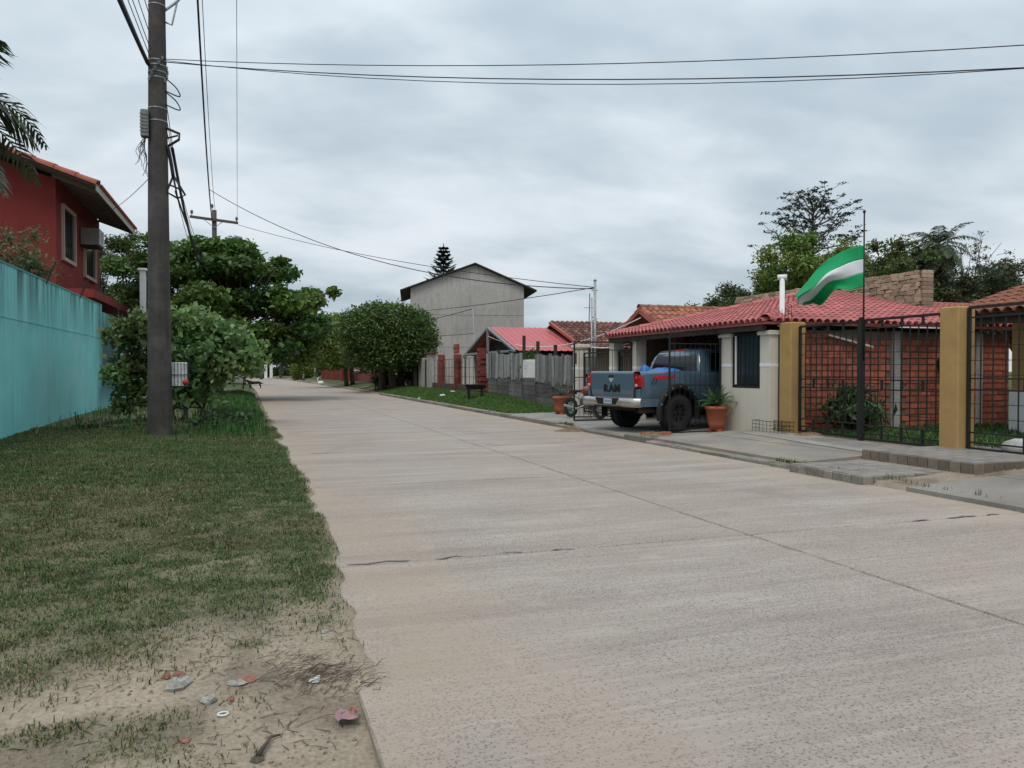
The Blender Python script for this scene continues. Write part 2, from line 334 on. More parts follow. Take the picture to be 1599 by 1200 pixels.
def grassy(x, y):
    """0 bare sand .. 1 closed turf, on the left verge and right bank"""
    y = np.asarray(y, float); x = np.asarray(x, float) - bend(y)
    n = fbm(x * 1.1 + 9, y * 1.1, 4); n2 = fbm(x*4.5, y*4.5+3, 3)
    front = 4.4 + 0.5 * np.clip(-x - 0.6, -1.5, 1.5) * -0.55 + 1.7 * (n - 0.5)
    g = smooth01(-0.7, 1.2, y - front)
    g = g * (0.8 + 0.2 * smooth01(0.28, 0.5, n2)) * (0.85 + 0.15 * smooth01(6, 11, y))
    g = np.maximum(g, 0.75 * smooth01(0.62, 0.75, n) * smooth01(3.0, 3.8, y) * (x < 0.1))
    path = np.exp(-((y - 15.2 - 0.25*np.sin(x)) / 0.35)**2) * smooth01(-1.6, -2.6, x); g = g * (1 - 0.75 * path)
    left = g * smooth01(0.05, -0.12, x - edge(y))
    right = smooth01(24.2, 24.8, y) * smooth01(8.0, 8.25, x) * smooth01(0.2, 0.4, n + 0.2) * (1 - 0.9 * smooth01(50, 56, y) * smooth01(64, 58, y))
    yard = ((x > 10.9) & (y < 13.8) & (y > 4)) * 0.95
    return np.where(x < 1.5, left, np.maximum(right, yard))
xs = np.r_[[-1500, -400, -120, -50, -25, -14, -9, -7], np.arange(-6, 1.05, 0.06), np.arange(1.5, 7.6, 0.8), np.arange(7.7, 11, 0.12), np.arange(11, 20, 0.6), [22, 26, 32, 45, 80, 160, 400, 1500]]
ys = np.r_[[-400, -60, -15, -4, 0, 1, 1.6], np.arange(2, 12, 0.07), np.arange(12, 27, 0.22), np.arange(27, 60, 0.8), np.arange(60, 190, 5), [220, 300, 500, 900, 1600]]
GX, GY = np.meshgrid(xs, ys); GZ = gz(GX, GY)
nx, ny = len(xs), len(ys)
idx = np.arange(nx*ny).reshape(ny, nx)
F = np.stack([idx[:-1, :-1], idx[:-1, 1:], idx[1:, 1:], idx[1:, :-1]], -1).reshape(-1, 4)
V = np.stack([GX, GY, GZ], -1).reshape(-1, 3)
gm = grassy(V[:, 0], V[:, 1])[:, None]
sv = (0.82 + 0.36 * fbm(V[:, 0]*1.3, V[:, 1]*1.3, 4))[:, None]
damp = smooth01(0.45, 0.75, fbm(V[:, 0]*2.3+40, V[:, 1]*2.3, 3))[:, None]
cols = (SAND * sv) * (1 - 0.35*damp) * (1 - gm) + (SOIL * 0.75 + GREEN * 0.35) * sv * gm
farm = ((V[:, 1] > 60) | (np.abs(V[:, 0]) > 22))[:, None]
cols = np.where(farm & ~((V[:, :1] > 0) & (V[:, :1] < 8)), GREEN * 0.9, cols)
put('ground', np_mesh('ground', V, F, M_ground, cols, True), kind='structure')

# ------------------------------------------------------------------ road of cast slabs
def road_material():
    m = bpy.data.materials.new('exposed_aggregate_concrete'); m.use_nodes = True; t = m.node_tree; b = t.nodes['Principled BSDF']; L = t.links.new
    pos = N(t, 'ShaderNodeNewGeometry').outputs['Position']
    def mp(sc, loc=(0, 0, 0), rot=0):
        q = N(t, 'ShaderNodeMapping'); q.inputs['Scale'].default_value = sc; q.inputs['Location'].default_value = loc; q.inputs['Rotation'].default_value = (0, 0, rot); L(pos, q.inputs[0]); return q.outputs[0]
    def noise(v, s, d=4, r=0.55):
        n = N(t, 'ShaderNodeTexNoise'); n.inputs['Scale'].default_value = s; n.inputs['Detail'].default_value = d; n.inputs['Roughness'].default_value = r; L(v, n.inputs['Vector']); return n.outputs[0]
    def rg(v, a, c, lo, hi):
        q = N(t, 'ShaderNodeMapRange'); q.inputs[1].default_value = a; q.inputs[2].default_value = c; q.inputs[3].default_value = lo; q.inputs[4].default_value = hi; L(v, q.inputs[0]); return q.outputs[0]
    def mth(op, a, c):
        q = N(t, 'ShaderNodeMath', operation=op)
        for i, v in enumerate((a, c)):
            if isinstance(v, (int, float)): q.inputs[i].default_value = v
            else: L(v, q.inputs[i])
        return q.outputs[0]
    def mixc(f, a, c):
        q = N(t, 'ShaderNodeMix', data_type='RGBA'); L(f, q.inputs[0])
        for i, v in ((6, a), (7, c)):
            if isinstance(v, tuple): q.inputs[i].default_value = (*v, 1)
            else: L(v, q.inputs[i])
        return q.outputs[2]
    bands = noise(mp((0.16, 1.0, 1), (4, 0, 0), 0.05), 1.9, 5, 0.6)      # trowel bands running across the road
    big = noise(mp((1, 1, 1)), 0.35, 3)
    c = mixc(rg(bands, 0.35, 0.66, 0, 1), (0.315, 0.268, 0.236), (0.425, 0.378, 0.335))
    c = mixc(rg(big, 0.4, 0.68, 0, 0.5), c, (0.365, 0.292, 0.246))
    brush = noise(mp((0.12, 2.6, 1), (1, 3, 0), 0.05), 9, 3, 0.6)
    c = mixc(rg(brush, 0.48, 0.7, 0, 0.42), c, (0.49, 0.445, 0.40))
    brush2 = noise(mp((0.10, 3.0, 1), (7, 1, 0), 0.05), 5, 4, 0.65)
    c = mixc(rg(brush2, 0.52, 0.74, 0, 0.38), c, (0.26, 0.212, 0.186))
    # stones showing through: small dark cells, more of them where the skin has worn off
    vo = N(t, 'ShaderNodeTexVoronoi'); vo.inputs['Scale'].default_value = 64
    wob = N(t, 'ShaderNodeTexNoise'); wob.inputs['Scale'].default_value = 130; L(mp((1, 1, 1)), wob.inputs['Vector'])
    wv_ = N(t, 'ShaderNodeVectorMath', operation='MULTIPLY_ADD'); L(wob.outputs['Color'], wv_.inputs[0]); wv_.inputs[1].default_value = (.012, .012, .012); L(pos, wv_.inputs[2]); L(wv_.outputs[0], vo.inputs['Vector'])
    sepc = N(t, 'ShaderNodeSeparateColor'); L(vo.outputs['Color'], sepc.inputs[0])
    worn = noise(mp((0.5, 1, 1)), 0.9, 4, 0.6)
    dens = rg(worn, 0.34, 0.64, 0.20, 0.95)
    spot = mth('LESS_THAN', sepc.outputs[0], dens); core = rg(vo.outputs['Distance'], 0.25, 0.55, 1, 0)
    sp = mth('MULTIPLY', mth('MULTIPLY', spot, core), rg(sepc.outputs[1], 0, 1, 0.25, 0.85))
    c = mixc(sp, c, (0.105, 0.082, 0.074))
    fine = noise(mp((1, 1, 1)), 160, 3)
    c = mixc(rg(fine, 0.52, 0.70, 0, 0.55), c, (0.20, 0.17, 0.145))
    # sand blown over the edges
    sx = N(t, 'ShaderNodeSeparateXYZ'); L(pos, sx.inputs[0])
    dl = rg(sx.outputs[0], 0.4, 1.9, 1, 0); dr = rg(sx.outputs[0], 6.6, 7.8, 0, 0.85)
    dust = noise(mp((1, 0.45, 1)), 1.3, 5, 0.6)
    df = mth('MULTIPLY', mth('MAXIMUM', dl, dr), rg(dust, 0.34, 0.66, 0, 1.1))
    q = N(t, 'ShaderNodeMath', operation='MINIMUM'); L(df, q.inputs[0]); q.inputs[1].default_value = 0.85
    c = mixc(q.outputs[0], c, (0.385, 0.31, 0.235))
    st = noise(mp((1, .5, 1), (2, 8, 0)), 0.8, 5, 0.6)
    c = mixc(rg(st, 0.58, 0.75, 0, 0.45), c, (0.215, 0.18, 0.155))
    pl_ = noise(mp((1, 1, 1), (5, 2, 0)), 2.3, 4, 0.6)
    c = mixc(rg(pl_, 0.6, 0.74, 0, 0.4), c, (0.46, 0.40, 0.345))
    L(c, b.inputs['Base Color']); b.inputs['Roughness'].default_value = 0.9; b.inputs['Specular IOR Level'].default_value = 0.2
    bn = N(t, 'ShaderNodeBump'); bn.inputs['Strength'].default_value = 0.35; bn.inputs['Distance'].default_value = 0.006
    L(mth('ADD', fine, mth('MULTIPLY', vo.outputs['Distance'], 0.8)), bn.inputs['Height']); L(bn.outputs[0], b.inputs['Normal'])
    return m
M_road = road_material()
M_tar = mat('joint_filler', (0.16, 0.15, 0.14), 0.85, 0.3, 8, 0.2, 50, world=True)
road = MB().grid([[(x + float(bend(y)), y, -.04) for x in (ROAD0 + .05, RMID, ROAD1 - .05)] for y in [-30] + list(range(0, 181, 5))]).build('road', M_tar, kind='structure')
SL = 4.15
def slab_mesh(x0, x1):
    """slab top with slightly chipped edges"""
    n, k = 26, 12; vs = []
    r_ = random.Random(int(x0*100))
    ring = [(x0 + (x1-x0)*i/k, 0) for i in range(k)] + [(x1, SL*i/n) for i in range(n)] + [(x1 - (x1-x0)*i/k, SL) for i in range(k)] + [(x0, SL - SL*i/n) for i in range(n)]
    cx, cy = (x0+x1)/2, SL/2
    top = []
    for x, y in ring:
        j = 0.006 + 0.016 * r_.random()**4
        top.append((x + (j if x < cx else -j) * (abs(x-cx) > (x1-x0)/2 - 1e-6), y + (j if y < cy else -j) * (abs(y-cy) > SL/2 - 1e-6), 0.0))
    m = len(top); mb = MB()
    low = [(x, y, -0.012) for x, y in ring]; bot = [(x, y, -0.15) for x, y in ring]
    mb.add(top + low + bot, [tuple(range(m))] + [(i, (i+1) % m, m+(i+1) % m, m+i)[::-1] for i in range(m)] + [(m+i, m+(i+1) % m, 2*m+(i+1) % m, 2*m+i)[::-1] for i in range(m)])
    return mb.mesh('slab', M_road)
sm = [slab_mesh(ROAD0, RMID - 0.012), slab_mesh(RMID + 0.012, ROAD1)]
y = 5.98 - 4.18 * 5
while y < 172:
    for me in sm: put('slab', me, road, (float(bend(y)), y + 0.01, rnd.uniform(-.002, .002)), (0, 0, -math.atan((float(bend(y + SL)) - float(bend(y)))/SL)))
    y += 4.18
for (x, yy, L_, w_) in ((0.95, 6.02, .5, .05), (1.55, 6.0, .35, .035), (2.45, 5.96, .22, .06), (2.0, 6.0, .3, .02), (6.3, 5.98, .35, .05), (6.9, 6.0, .4, .06), (7.3, 5.99, .25, .04), (1.3, 14.4, .6, .05)):
    p = []
    for k in range(14):
        a = 2*math.pi*k/14; q = rnd.uniform(.6, 1.15); p.append((x + L_/2*math.cos(a)*q, yy + w_*.38*math.sin(a)*q + .02*math.sin(9*math.cos(a)*L_ + x), 0.0035))
    MB().add(p, [tuple(range(14))]).build('joint_patch', M_tar, road)
# ------------------------------------------------------------------ kerb, driveway, aprons
kerb = MB().grid([[(x + float(bend(y)), y, .02) for x in (7.78, 7.88)] for y in range(14, 122, 4)]).build('kerb', M_kerb, kind='structure')
def kerbstone(seed):
    r_ = random.Random(seed); mb = MB().cbox((-.07, -.49, -.12), (.07, .49, .11), .012); mb.v = [(a + r_.uniform(-.012, .012), b, c + (r_.uniform(-.02, .008) if c > 0 else 0)) for a, b, c in mb.v]; return mb.mesh('kerb_stone', M_kerb)
ks = [kerbstone(i) for i in range(5)]
y = 9.8
while y < 118:
    low = 0.05 if y < 14.2 else (0.035 if 15 < y < 19 else 0.0)
    put('kerb_stone', rnd.choice(ks), kerb, (7.84 + float(bend(y)) + rnd.uniform(-.015, .015), y, -low + rnd.uniform(-.01, .01)), (rnd.uniform(-.01, .01), 0, rnd.uniform(-.015, .015)))
    y += 1.0
def slabset(name, m, rects, z0=-0.05):
    base = None
    for (x0, x1, y0, y1, z, z_in) in rects:
        mb = MB(); n = 8
        T = [(x0, y0, z), (x1, y0, z_in), (x1, y1, z_in), (x0, y1, z)]
        jt = lambda p: (p[0] + rnd.uniform(-.03, .03), p[1] + rnd.uniform(-.03, .03), p[2])
        T = [jt(p) for p in T]
        mb.add(T + [(a, b, z0) for a, b, c in T], [(0, 1, 2, 3), (0, 4, 5, 1), (1, 5, 6, 2), (2, 6, 7, 3), (3, 7, 4, 0)])
        if base is None: base = mb.build(name, m, kind='structure')
        else: mb.build('slab', m, base)
slabset('driveway', M_conc, [(7.93, 10.28, 15.05, 18.4, 0.065, 0.10), (7.93, 10.28, 18.43, 21.6, 0.07, 0.10), (7.93, 10.28, 21.63, 24.4, 0.075, 0.10), (10.3, 17.2, 15.1, 21.4, 0.102, 0.106)])
slabset('pavement_apron', M_apron, [(8.0, 9.32, 11.7, 14.4, .10, .172), (8.0, 9.32, 9.75, 11.69, .10, .172), (9.2, 10.45, 9.85, 12.0, .172, .235), (9.2, 10.45, 12.01, 14.3, .172, .235), (7.75, 9.2, 5.3, 7.5, .05, .13), (9.23, 12, 5.3, 7.5, .13, .16), (7.75, 9.2, 2.5, 5.27, .05, .12), (9.23, 12, 2.5, 5.27, .12, .16)])
strip = MB().prism([(9.36, 9.9, .186), (9.62, 9.9, .199), (10.0, 13.6, .218), (9.75, 13.8, .205)], (0, 0, 0.006)).build('path_strip', M_conc, kind='structure')
# tiled steps in front of the neighbouring gate: each paving tile its own piece
def tiled_step(name, label, x0, x1, y0, y1, z0, z1, tx, ty, face, me_=None):
    t = thing(name, label, 'step', (0, 0, 0))
    MB().box((x0 + .03, y0 + .03, z0), (x1 - .03, y1 - .03, z1 - .014)).build('core', M_mortar, t)
    ax = (x1 - x0) / tx; ay = (y1 - y0) / ty
    me = MB().cbox((-ax/2 + .006, -ay/2 + .006, -.01), (ax/2 - .006, ay/2 - .006, .012), .005).mesh('paving_tile', M_tile)
    for i in range(tx):
        for j in range(ty):
            put('paving_tile', me, t, (x0 + ax*(i + .5), y0 + ay*(j + .5), z1 - .012 + rnd.uniform(-.003, .003)), (rnd.uniform(-.006, .006), rnd.uniform(-.006, .006), 0))
    h = z1 - z0 - .012
    n = int((y1 - y0) / .17); l = (y1 - y0) / n
    eb = MB().cbox((-.035, -l/2 + .006, 0), (.035, l/2 - .006, h), .008).mesh('edge_brick', M_edge)
    eb.materials[0] = me_ or M_edge
    for k in range(n): put('edge_brick', eb, t, (x0 + .012 + rnd.uniform(-.006, .006), y0 + l*(k + .5), z0))
    if face:
        n = int((x1 - x0) / .17); l = (x1 - x0) / n
        eb = MB().cbox((-l/2 + .006, -.035, 0), (l/2 - .006, .035, h), .008).mesh('edge_brick', M_edge)
        eb.materials[0] = me_ or M_edge
        for k in range(n): put('edge_brick', eb, t, (x0 + l*(k + .5), y0 + .012 + rnd.uniform(-.006, .006), z0))
    return t
tiled_step('tiled_step', 'raised tiled platform edged with brown bricks under the right ochre pillar', 9.12, 11.3, 7.75, 9.72, 0.10, 0.275, 7, 7, True)
tiled_step('tiled_step', 'low tiled step with crumbling edge jutting out to the road', 7.62, 9.02, 8.12, 9.55, -0.02, 0.12, 5, 5, True, M_kerb)

# ------------------------------------------------------------------ turf
def blades(name, label, cat, n, xr, yr, h0, h1, w0, lean, dens=None, dry=0.35, tone=None, zoff=0.0):
    x = rng.uniform(*xr, n); y = rng.uniform(*yr, n); g = grassy(x, y) if dens is None else dens(x, y)
    clump = fbm(x*6+11, y*6, 2)
    keep = rng.random(n) < g * (0.45 + 0.8 * smooth01(0.3, 0.65, clump)); x, y, clump = x[keep], y[keep], clump[keep]; n = len(x)
    z = gz(x, y) + zoff
    h = rng.uniform(h0, h1, n) * (0.55 + 0.9 * clump); a = rng.uniform(0, 2*np.pi, n); ln = rng.uniform(0.1, 1, n) * lean
    dx, dy = np.cos(a), np.sin(a); px, py = -dy, dx; wd = w0 * rng.uniform(0.6, 1.4, n)
    B = np.stack([x, y, z - 0.004], -1); P = np.stack([px, py, 0*px], -1) * wd[:, None] / 2; D = np.stack([dx, dy, 0*dx], -1)
    Z = np.array((0, 0, 1.0))
    mid = B + D * (h * ln * 0.35)[:, None] + Z * (h * 0.6)[:, None]; tip = B + D * (h * ln)[:, None] + Z * (h * (1 - 0.45 * ln))[:, None]
    V = np.stack([B - P, B + P, mid + P*0.8, mid - P*0.8, tip], 1).reshape(-1, 3)
    o = (np.arange(n) * 5)[:, None]; F = np.concatenate([o + [0, 1, 2], o + [0, 2, 3], o + [3, 2, 4]], 0)
    mixv = rng.random(n); big = fbm(x*0.8+5, y*0.8+2, 3)
    fr = np.clip(dry * (0.35 + 1.5*smooth01(0.35, 0.7, big)) * (1.25 - 0.5*smooth01(6, 14, y)), 0, 1)
    green = np.array(tone or (0.12, 0.17, 0.066)); straw = np.array((0.30, 0.25, 0.14)); dk = np.array((0.045, 0.062, 0.026))
    c = green[None] * (0.6 + 0.8*rng.random((n, 1))); c = np.where((mixv < fr*0.45)[:, None], straw * (0.5 + 0.7*rng.random((n, 1))), c); c = np.where((mixv > 0.8)[:, None], dk, c)
    o_ = put(name, np_mesh(name, V, F, M_grass, np.repeat(c, 5, 0)), kind='stuff'); return tag(o_, label, cat)
blades('grass', 'short trampled turf with dry straw covering the left verge', 'grass', 600000, (-4.9, 0.9), (3.0, 13.5), .014, .045, .0058, 1.6, dens=lambda x, y: grassy(x, y)*(1-smooth01(9, 13.5, y)), dry=0.62)
blades('grass', 'greener short grass on the verge around the concrete pole', 'grass', 340000, (-4.9, 0.75), (8.5, 21), .022, .075, .009, 1.3, dens=lambda x, y: grassy(x, y)*smooth01(8.5, 13, y), dry=0.5, tone=(0.105, 0.165, 0.056))
def tall(x, y): return smooth01(16.5, 22, y) * smooth01(-0.15, -0.5, x - bend(y) - edge(y)) * (x > -4.6) * (0.05 + 0.95*smooth01(-1.7, -0.7, x))
blades('grass', 'tall lush grass along the road edge beyond the concrete pole', 'grass', 90000, (-4.6, 0.7), (16.5, 48), .10, .42, .018, 0.9, dens=tall, dry=0.06, tone=(0.055, 0.15, 0.035))
blades('grass', 'mown green grass bank before the weathered plank fence', 'grass', 110000, (8.0, 10.75), (24.3, 62), .04, .11, .016, 1.0, dry=0.12, tone=(0.085, 0.185, 0.04))
blades('grass', 'green lawn behind the black iron gates', 'grass', 40000, (10.95, 17), (4.5, 13.8), .05, .14, .014, 1.0, dry=0.12, tone=(0.06, 0.15, 0.035))
def gut(x, y): return smooth01(0.55, 0.7, fbm(x*1.2, y*0.9+7, 3)) * np.exp(-((x-7.86)/0.10)**2) + 1.2*np.exp(-((x-7.75)/.16)**2 - ((y-9.9)/.3)**2) + np.exp(-((x-8.0)/.12)**2 - ((y-14.6)/.2)**2)
blades('grass', 'sparse weeds growing in the cracks along the right kerb', 'grass', 30000, (7.55, 8.15), (4, 24), .03, .10, .010, 1.2, dens=gut, dry=0.5, zoff=0.03)

def tufts(x, y): return smooth01(0.60, 0.70, fbm(x*3.3 + 2, y*3.3 + 8, 3)) * smooth01(5.2, 6.8, y) * smooth01(0, -.15, x - edge(y)) * smooth01(15, 11, y)
blades('grass', 'coarser darker weed tufts scattered through the trampled turf', 'grass', 60000, (-4.8, 0.7), (3.2, 15), .04, .10, .009, 1.2, dens=tufts, dry=0.2, tone=(0.07, 0.125, 0.04))
# ------------------------------------------------------------------ foliage helpers
def leaf_mesh(name, P, size, m, cols, aspect=0.5, up=0.55, fold=0.12, jitter=0.5, axis=None):
    """P (n,3) leaf positions -> pointed, folded leaves (4 triangles as 2 quads)"""
    n = len(P); nrm = rng.normal(size=(n, 3)); nrm /= np.linalg.norm(nrm, axis=1)[:, None]
    nrm = nrm * (1 - up) + np.array((0, 0, 1.0)) * up; nrm /= np.linalg.norm(nrm, axis=1)[:, None]
    d = rng.normal(size=(n, 3)) if axis is None else axis + 0.5*rng.normal(size=(n, 3))
    d -= nrm * (d * nrm).sum(1)[:, None]; d /= np.linalg.norm(d, axis=1)[:, None]
    s = np.cross(nrm, d); L = size * (1 + jitter * rng.uniform(-1, 1, n))[:, None]; W = L * aspect
    base = P - d*L*0.5; tip = P + d*L*0.5 - nrm*L*0.12
    a = P - d*L*0.05 + s*W*0.5 + nrm*L*fold; b = P - d*L*0.05 - s*W*0.5 + nrm*L*fold; midp = P
    V = np.stack([base, a, tip, b], 1).reshape(-1, 3)
    F = (np.arange(n)*4)[:, None] + np.array([0, 1, 2, 3])
    # split across the rib so that the fold shows
    F = np.concatenate([(np.arange(n)*4)[:, None] + [0, 1, 2], (np.arange(n)*4)[:, None] + [0, 2, 3]], 0)
    return np_mesh(name, V, F, m, np.repeat(cols * np.array((1.3, 1.22, 1.15)), 4, 0))
def clumps_in(c, r, k, rmin, rmax, flat=0.7, shell=0.55, zmin=-1.0):
    out_ = []
    while len(out_) < k:
        v = rng.normal(size=3); v /= np.linalg.norm(v)
        if v[2] < zmin: continue
        t = rng.uniform(shell, 1.0); q = rng.uniform(rmin, rmax)
        out_.append((*(np.array(c) + v*np.array(r)*t), q, q*rng.uniform(.85, 1.15), q*flat))
    return out_
def leaves_in(clumps, per, tone, var=0.25, hollow=0.5):
    P, C = [], []
    tot = sum(k[3]*k[4]*k[5] for k in clumps)
    for (x, y, z, a, b, c) in clumps:
        n = max(8, int(per * (a*b*c) ** (2/3.) ))
        v = rng.normal(size=(n, 3)); v /= np.linalg.norm(v, axis=1)[:, None]
        rr = rng.random(n) ** hollow; p = v * rr[:, None] * (1 + 0.15*rng.normal(size=(n, 1)))
        P.append(np.array((x, y, z)) + p * np.array((a, b, c)))
        t = 1 + var * rng.uniform(-1, 1); C.append(np.array(tone)[None] * t * (0.75 + 0.5*rng.random((n, 1))) * np.array((1 + 0.12*rng.normal(), 1, 1)))
    return np.concatenate(P), np.clip(np.concatenate(C), 0.004, 1)
def limb(mb, p0, p1, r0, r1, sag=0.12, n=6, seg=5):
    p0, p1 = Vector(p0), Vector(p1); L = (p1-p0).length; off = Vector((rnd.uniform(-1, 1), rnd.uniform(-1, 1), rnd.uniform(.2, 1))) * L * sag
    pts = [p0.lerp(p1, i/seg) + off * math.sin(math.pi*i/seg) for i in range(seg+1)]
    mb.tube(pts, [r0 + (r1-r0)*i/seg for i in range(seg+1)], n)
def tree(name, label, cat, base, fork, r0, clumps, per, size, m, tone, group=None, aspect=0.5, up=0.5, var=0.25, hollow=0.5, limb_r=0.35, stems=((0, 0),), bark=None):
    t = thing(name, label, cat, base, group=group); mb = MB()
    for sx, sy in stems:
        limb(mb, (sx, sy, -0.1), (sx*1.5, sy*1.5, fork), r0, r0*0.7, 0.04, 10)
        for k in clumps[::max(1, len(stems))] if len(stems) > 1 else clumps:
            limb(mb, (sx*1.5, sy*1.5, fork*rnd.uniform(.75, 1.0)), k[:3], r0*limb_r, r0*0.07 + .008, 0.1, 5)
    mb.build('trunk', bark or M_bark, t, True)
    P, C = leaves_in(clumps, per, tone, var, hollow)
    put('crown', leaf_mesh('crown', P, size, m, C, aspect, up), t); return t
def frond(mb_r, LV, LF, LC, p0, az, el, L, droop, nl, ll, lw, tone, hang=0.6, start=0.15):
    """one pinnate palm leaf: rachis into mb_r, leaflets into lists"""
    d = Vector((math.cos(az)*math.cos(el), math.sin(az)*math.cos(el), math.sin(el))); side = Vector((-math.sin(az), math.cos(az), 0))
    pts = []; p = Vector(p0); n = 10
    for i in range(n+1):
        pts.append(p.copy()); p += d * (L/n); d = (d + Vector((0, 0, -droop/n))).normalized()
    mb_r.tube(pts, [0.022*(1 - i/(n+1)) * max(.4, L/2.5) + .004 for i in range(n+1)], 4)
    for k in range(nl):
        t = start + (1-start) * k/(nl-1); i = min(int(t*n), n-1); f = t*n - i
        q = pts[i].lerp(pts[i+1], f); tan = (pts[i+1]-pts[i]).normalized(); upv = side.cross(tan)
        ln = ll * math.sin(math.pi * min(0.95, 0.25 + 0.7*t)) * rnd.uniform(.85, 1.1)
        for s in (-1, 1):
            dr = (side*s + tan*rnd.uniform(.4, .8) + upv*rnd.uniform(-.05, .25)).normalized()
            m1 = q + dr*ln*0.5; e_ = m1 + (dr + Vector((0, 0, -hang*rnd.uniform(.6, 1.4)))).normalized()*ln*0.5
            wv = tan*lw/2; o = len(LV); LV += [q - wv*0.5, q + wv*0.5, m1 + wv, m1 - wv, e_]
            LF += [(o, o+1, o+2), (o, o+2, o+3), (o+3, o+2, o+4)]
            c = [x*rnd.uniform(.7, 1.25) for x in tone]; LC += [c]*5
def palm(name, label, base, h, r, nf, L, droop, nl, ll, lw, tone, m, cat='palm tree', group=None, els=(-.3, 1.2), azs=None, lean=(0, 0)):
    t = thing(name, label, cat, base, group=group); top = Vector((lean[0], lean[1], h))
    if h > 0.3:
        mb = MB(); mb.tube([Vector((lean[0]*(i/9)**1.5, lean[1]*(i/9)**1.5, h*i/9 - .05)) for i in range(10)], [r*(1.25 - .35*i/9) for i in range(10)], 10); mb.build('trunk', M_bark, t, True)
    for k in range(nf):
        mr = MB(); LV, LF, LC = [], [], []
        az = (azs[k] if azs else 2*math.pi*(k*0.381966 + rnd.uniform(-.03, .03))); el = els[0] + (els[1]-els[0])*((k+.5)/nf)
        frond(mr, LV, LF, LC, top, az, el, L*rnd.uniform(.85, 1.1), droop*rnd.uniform(.8, 1.25), nl, ll, lw, tone)
        for p in mr.f: LF += [tuple(i + len(LV) for i in (p[0], p[1], p[2]))] + ([tuple(i + len(LV) for i in (p[0], p[2], p[3]))] if len(p) > 3 else [])
        LC += [[x*1.3 for x in tone]]*len(mr.v); LV += mr.v
        put('frond', np_mesh('frond', np.array([tuple(v) for v in LV]), np.array(LF), m, np.array(LC)), t)
    return t
M_leafA = leafmat('broad_leaf', (1, 1, 1), 0.28, 0.42, 0.45)
M_leafB = leafmat('small_leaf', (1, 1, 1), 0.3, 0.55, 0.3)
M_palmleaf = leafmat('palm_leaflet', (1, 1, 1), 0.2, 0.45, 0.4)

# ------------------------------------------------------------------ left: teal boundary wall
WX = -4.9
tw = thing('boundary_wall', 'long teal painted wall with dark mould streaks along the left verge', 'wall', (WX, 0, 0))
mb = MB(); mb.box((-.18, -6, -0.3), (0, 29.5, 3.74)); mb.box((-.18, 29.5, -0.3), (-.03, 38.5, 3.55)); mb.build('wall_face', M_teal, tw)
MB().box((-.2, -6, 3.74), (.015, 29.5, 3.78)).build('coping', mat('teal_coping', (0.10, 0.30, 0.31), 0.9, 0.25, 2, 0.2, 30, grime=0.7, grime_col=(0.05, 0.09, 0.09), grime_scale=2), tw)
MB().box((-.01, -6, 2.62), (.012, 29.5, 2.66)).build('render_band', M_teal, tw)
# barbed wire stays on the wall
for k, y in enumerate((22.0, 26.0, 33.5)):
    s_ = tag(MB().beam((0, 0, 0), (0.28, .1, 0.75) if k < 2 else (0, 0, 1.1), .04).build('wire_stay', M_iron, loc=(WX-.08, y, 3.5)), ['rusty slanted stay on the teal wall nearest the camera', 'rusty slanted stay on the teal wall below the first house window', 'straight rusty stay at the far end of the teal wall'][k], 'wire stay')

# ------------------------------------------------------------------ left: red two-storey house
rh = thing('red_house', 'red two storey house with tiled eaves behind the teal wall', 'house', (-7, 33, 0))
mb = MB(); mb.box((-9, 0, 0), (0, 8.7, 8.75)); mb.add([(-9, 0, 8.75), (0, 0, 8.75), (-4.5, 0, 10.1), (-9, 8.7, 8.75), (0, 8.7, 8.75), (-4.5, 8.7, 10.1)], [(0, 1, 2), (5, 4, 3), (0, 2, 5, 3), (2, 1, 4, 5)]); mb.build('wall', M_redplaster, rh)
S_ = 0.345
def rz_(x): return 8.46 + S_ * (1.5 - x)          # roof height over local x (eave at +1.5)
mb = MB(); mb.add([(1.5, -.95, rz_(1.5)), (1.5, 9.0, rz_(1.5)), (-4.5, 9.0, rz_(-4.5)), (-4.5, -.95, rz_(-4.5)), (1.5, -.95, rz_(1.5)-.1), (1.5, 9.0, rz_(1.5)-.1), (-4.5, 9.0, rz_(-4.5)-.1), (-4.5, -.95, rz_(-4.5)-.1)],
    [(0,1,2,3),(4,7,6,5),(0,4,5,1),(1,5,6,2),(2,6,7,3),(3,7,4,0)]); roof = mb.build('roof', mat('soffit_board', (0.15, 0.115, 0.095), 0.9, 0.2, 4), rh)
bar('fascia', mat('fascia_paint', (0.42, 0.39, 0.35), 0.8, 0.15, 3), rh, (1.52, -.9, rz_(1.5)-.13), (1.52, 9.0, rz_(1.5)-.13), .04, .26)
for k in range(10): bar('rafter', MATS['soffit_board'], rh, (1.45, -.2 + k*1.0, rz_(1.45)-.18), (-.05, -.2 + k*1.0, rz_(-.05)-.18), .09, .14)
def barrel(r, L, m, name='tile', seg=6, th=0.018, taper=0.85):
    """half-round roof tile lying along +y, open below"""
    mb = MB(); P = []
    for (yy, rr) in ((0, r), (L, r*taper)):
        for q in (rr, rr-th): P.append([(q*math.cos(math.pi*k/seg), yy, q*math.sin(math.pi*k/seg)) for k in range(seg+1)])
    n = seg+1; vs = [p for row in P for p in row]; fs = []
    for k in range(seg): fs += [(k, k+1, 2*n+k+1, 2*n+k), (n+k+1, n+k, 3*n+k, 3*n+k+1), (k+1, k, n+k, n+k+1)]
    fs += [(0, 2*n, 3*n, n), (n-1, 2*n-1, 4*n-1, 3*n-1)]
    return mb.add(vs, fs).mesh(name, m, False)
big_t = barrel(.2, .78, M_tileverge)
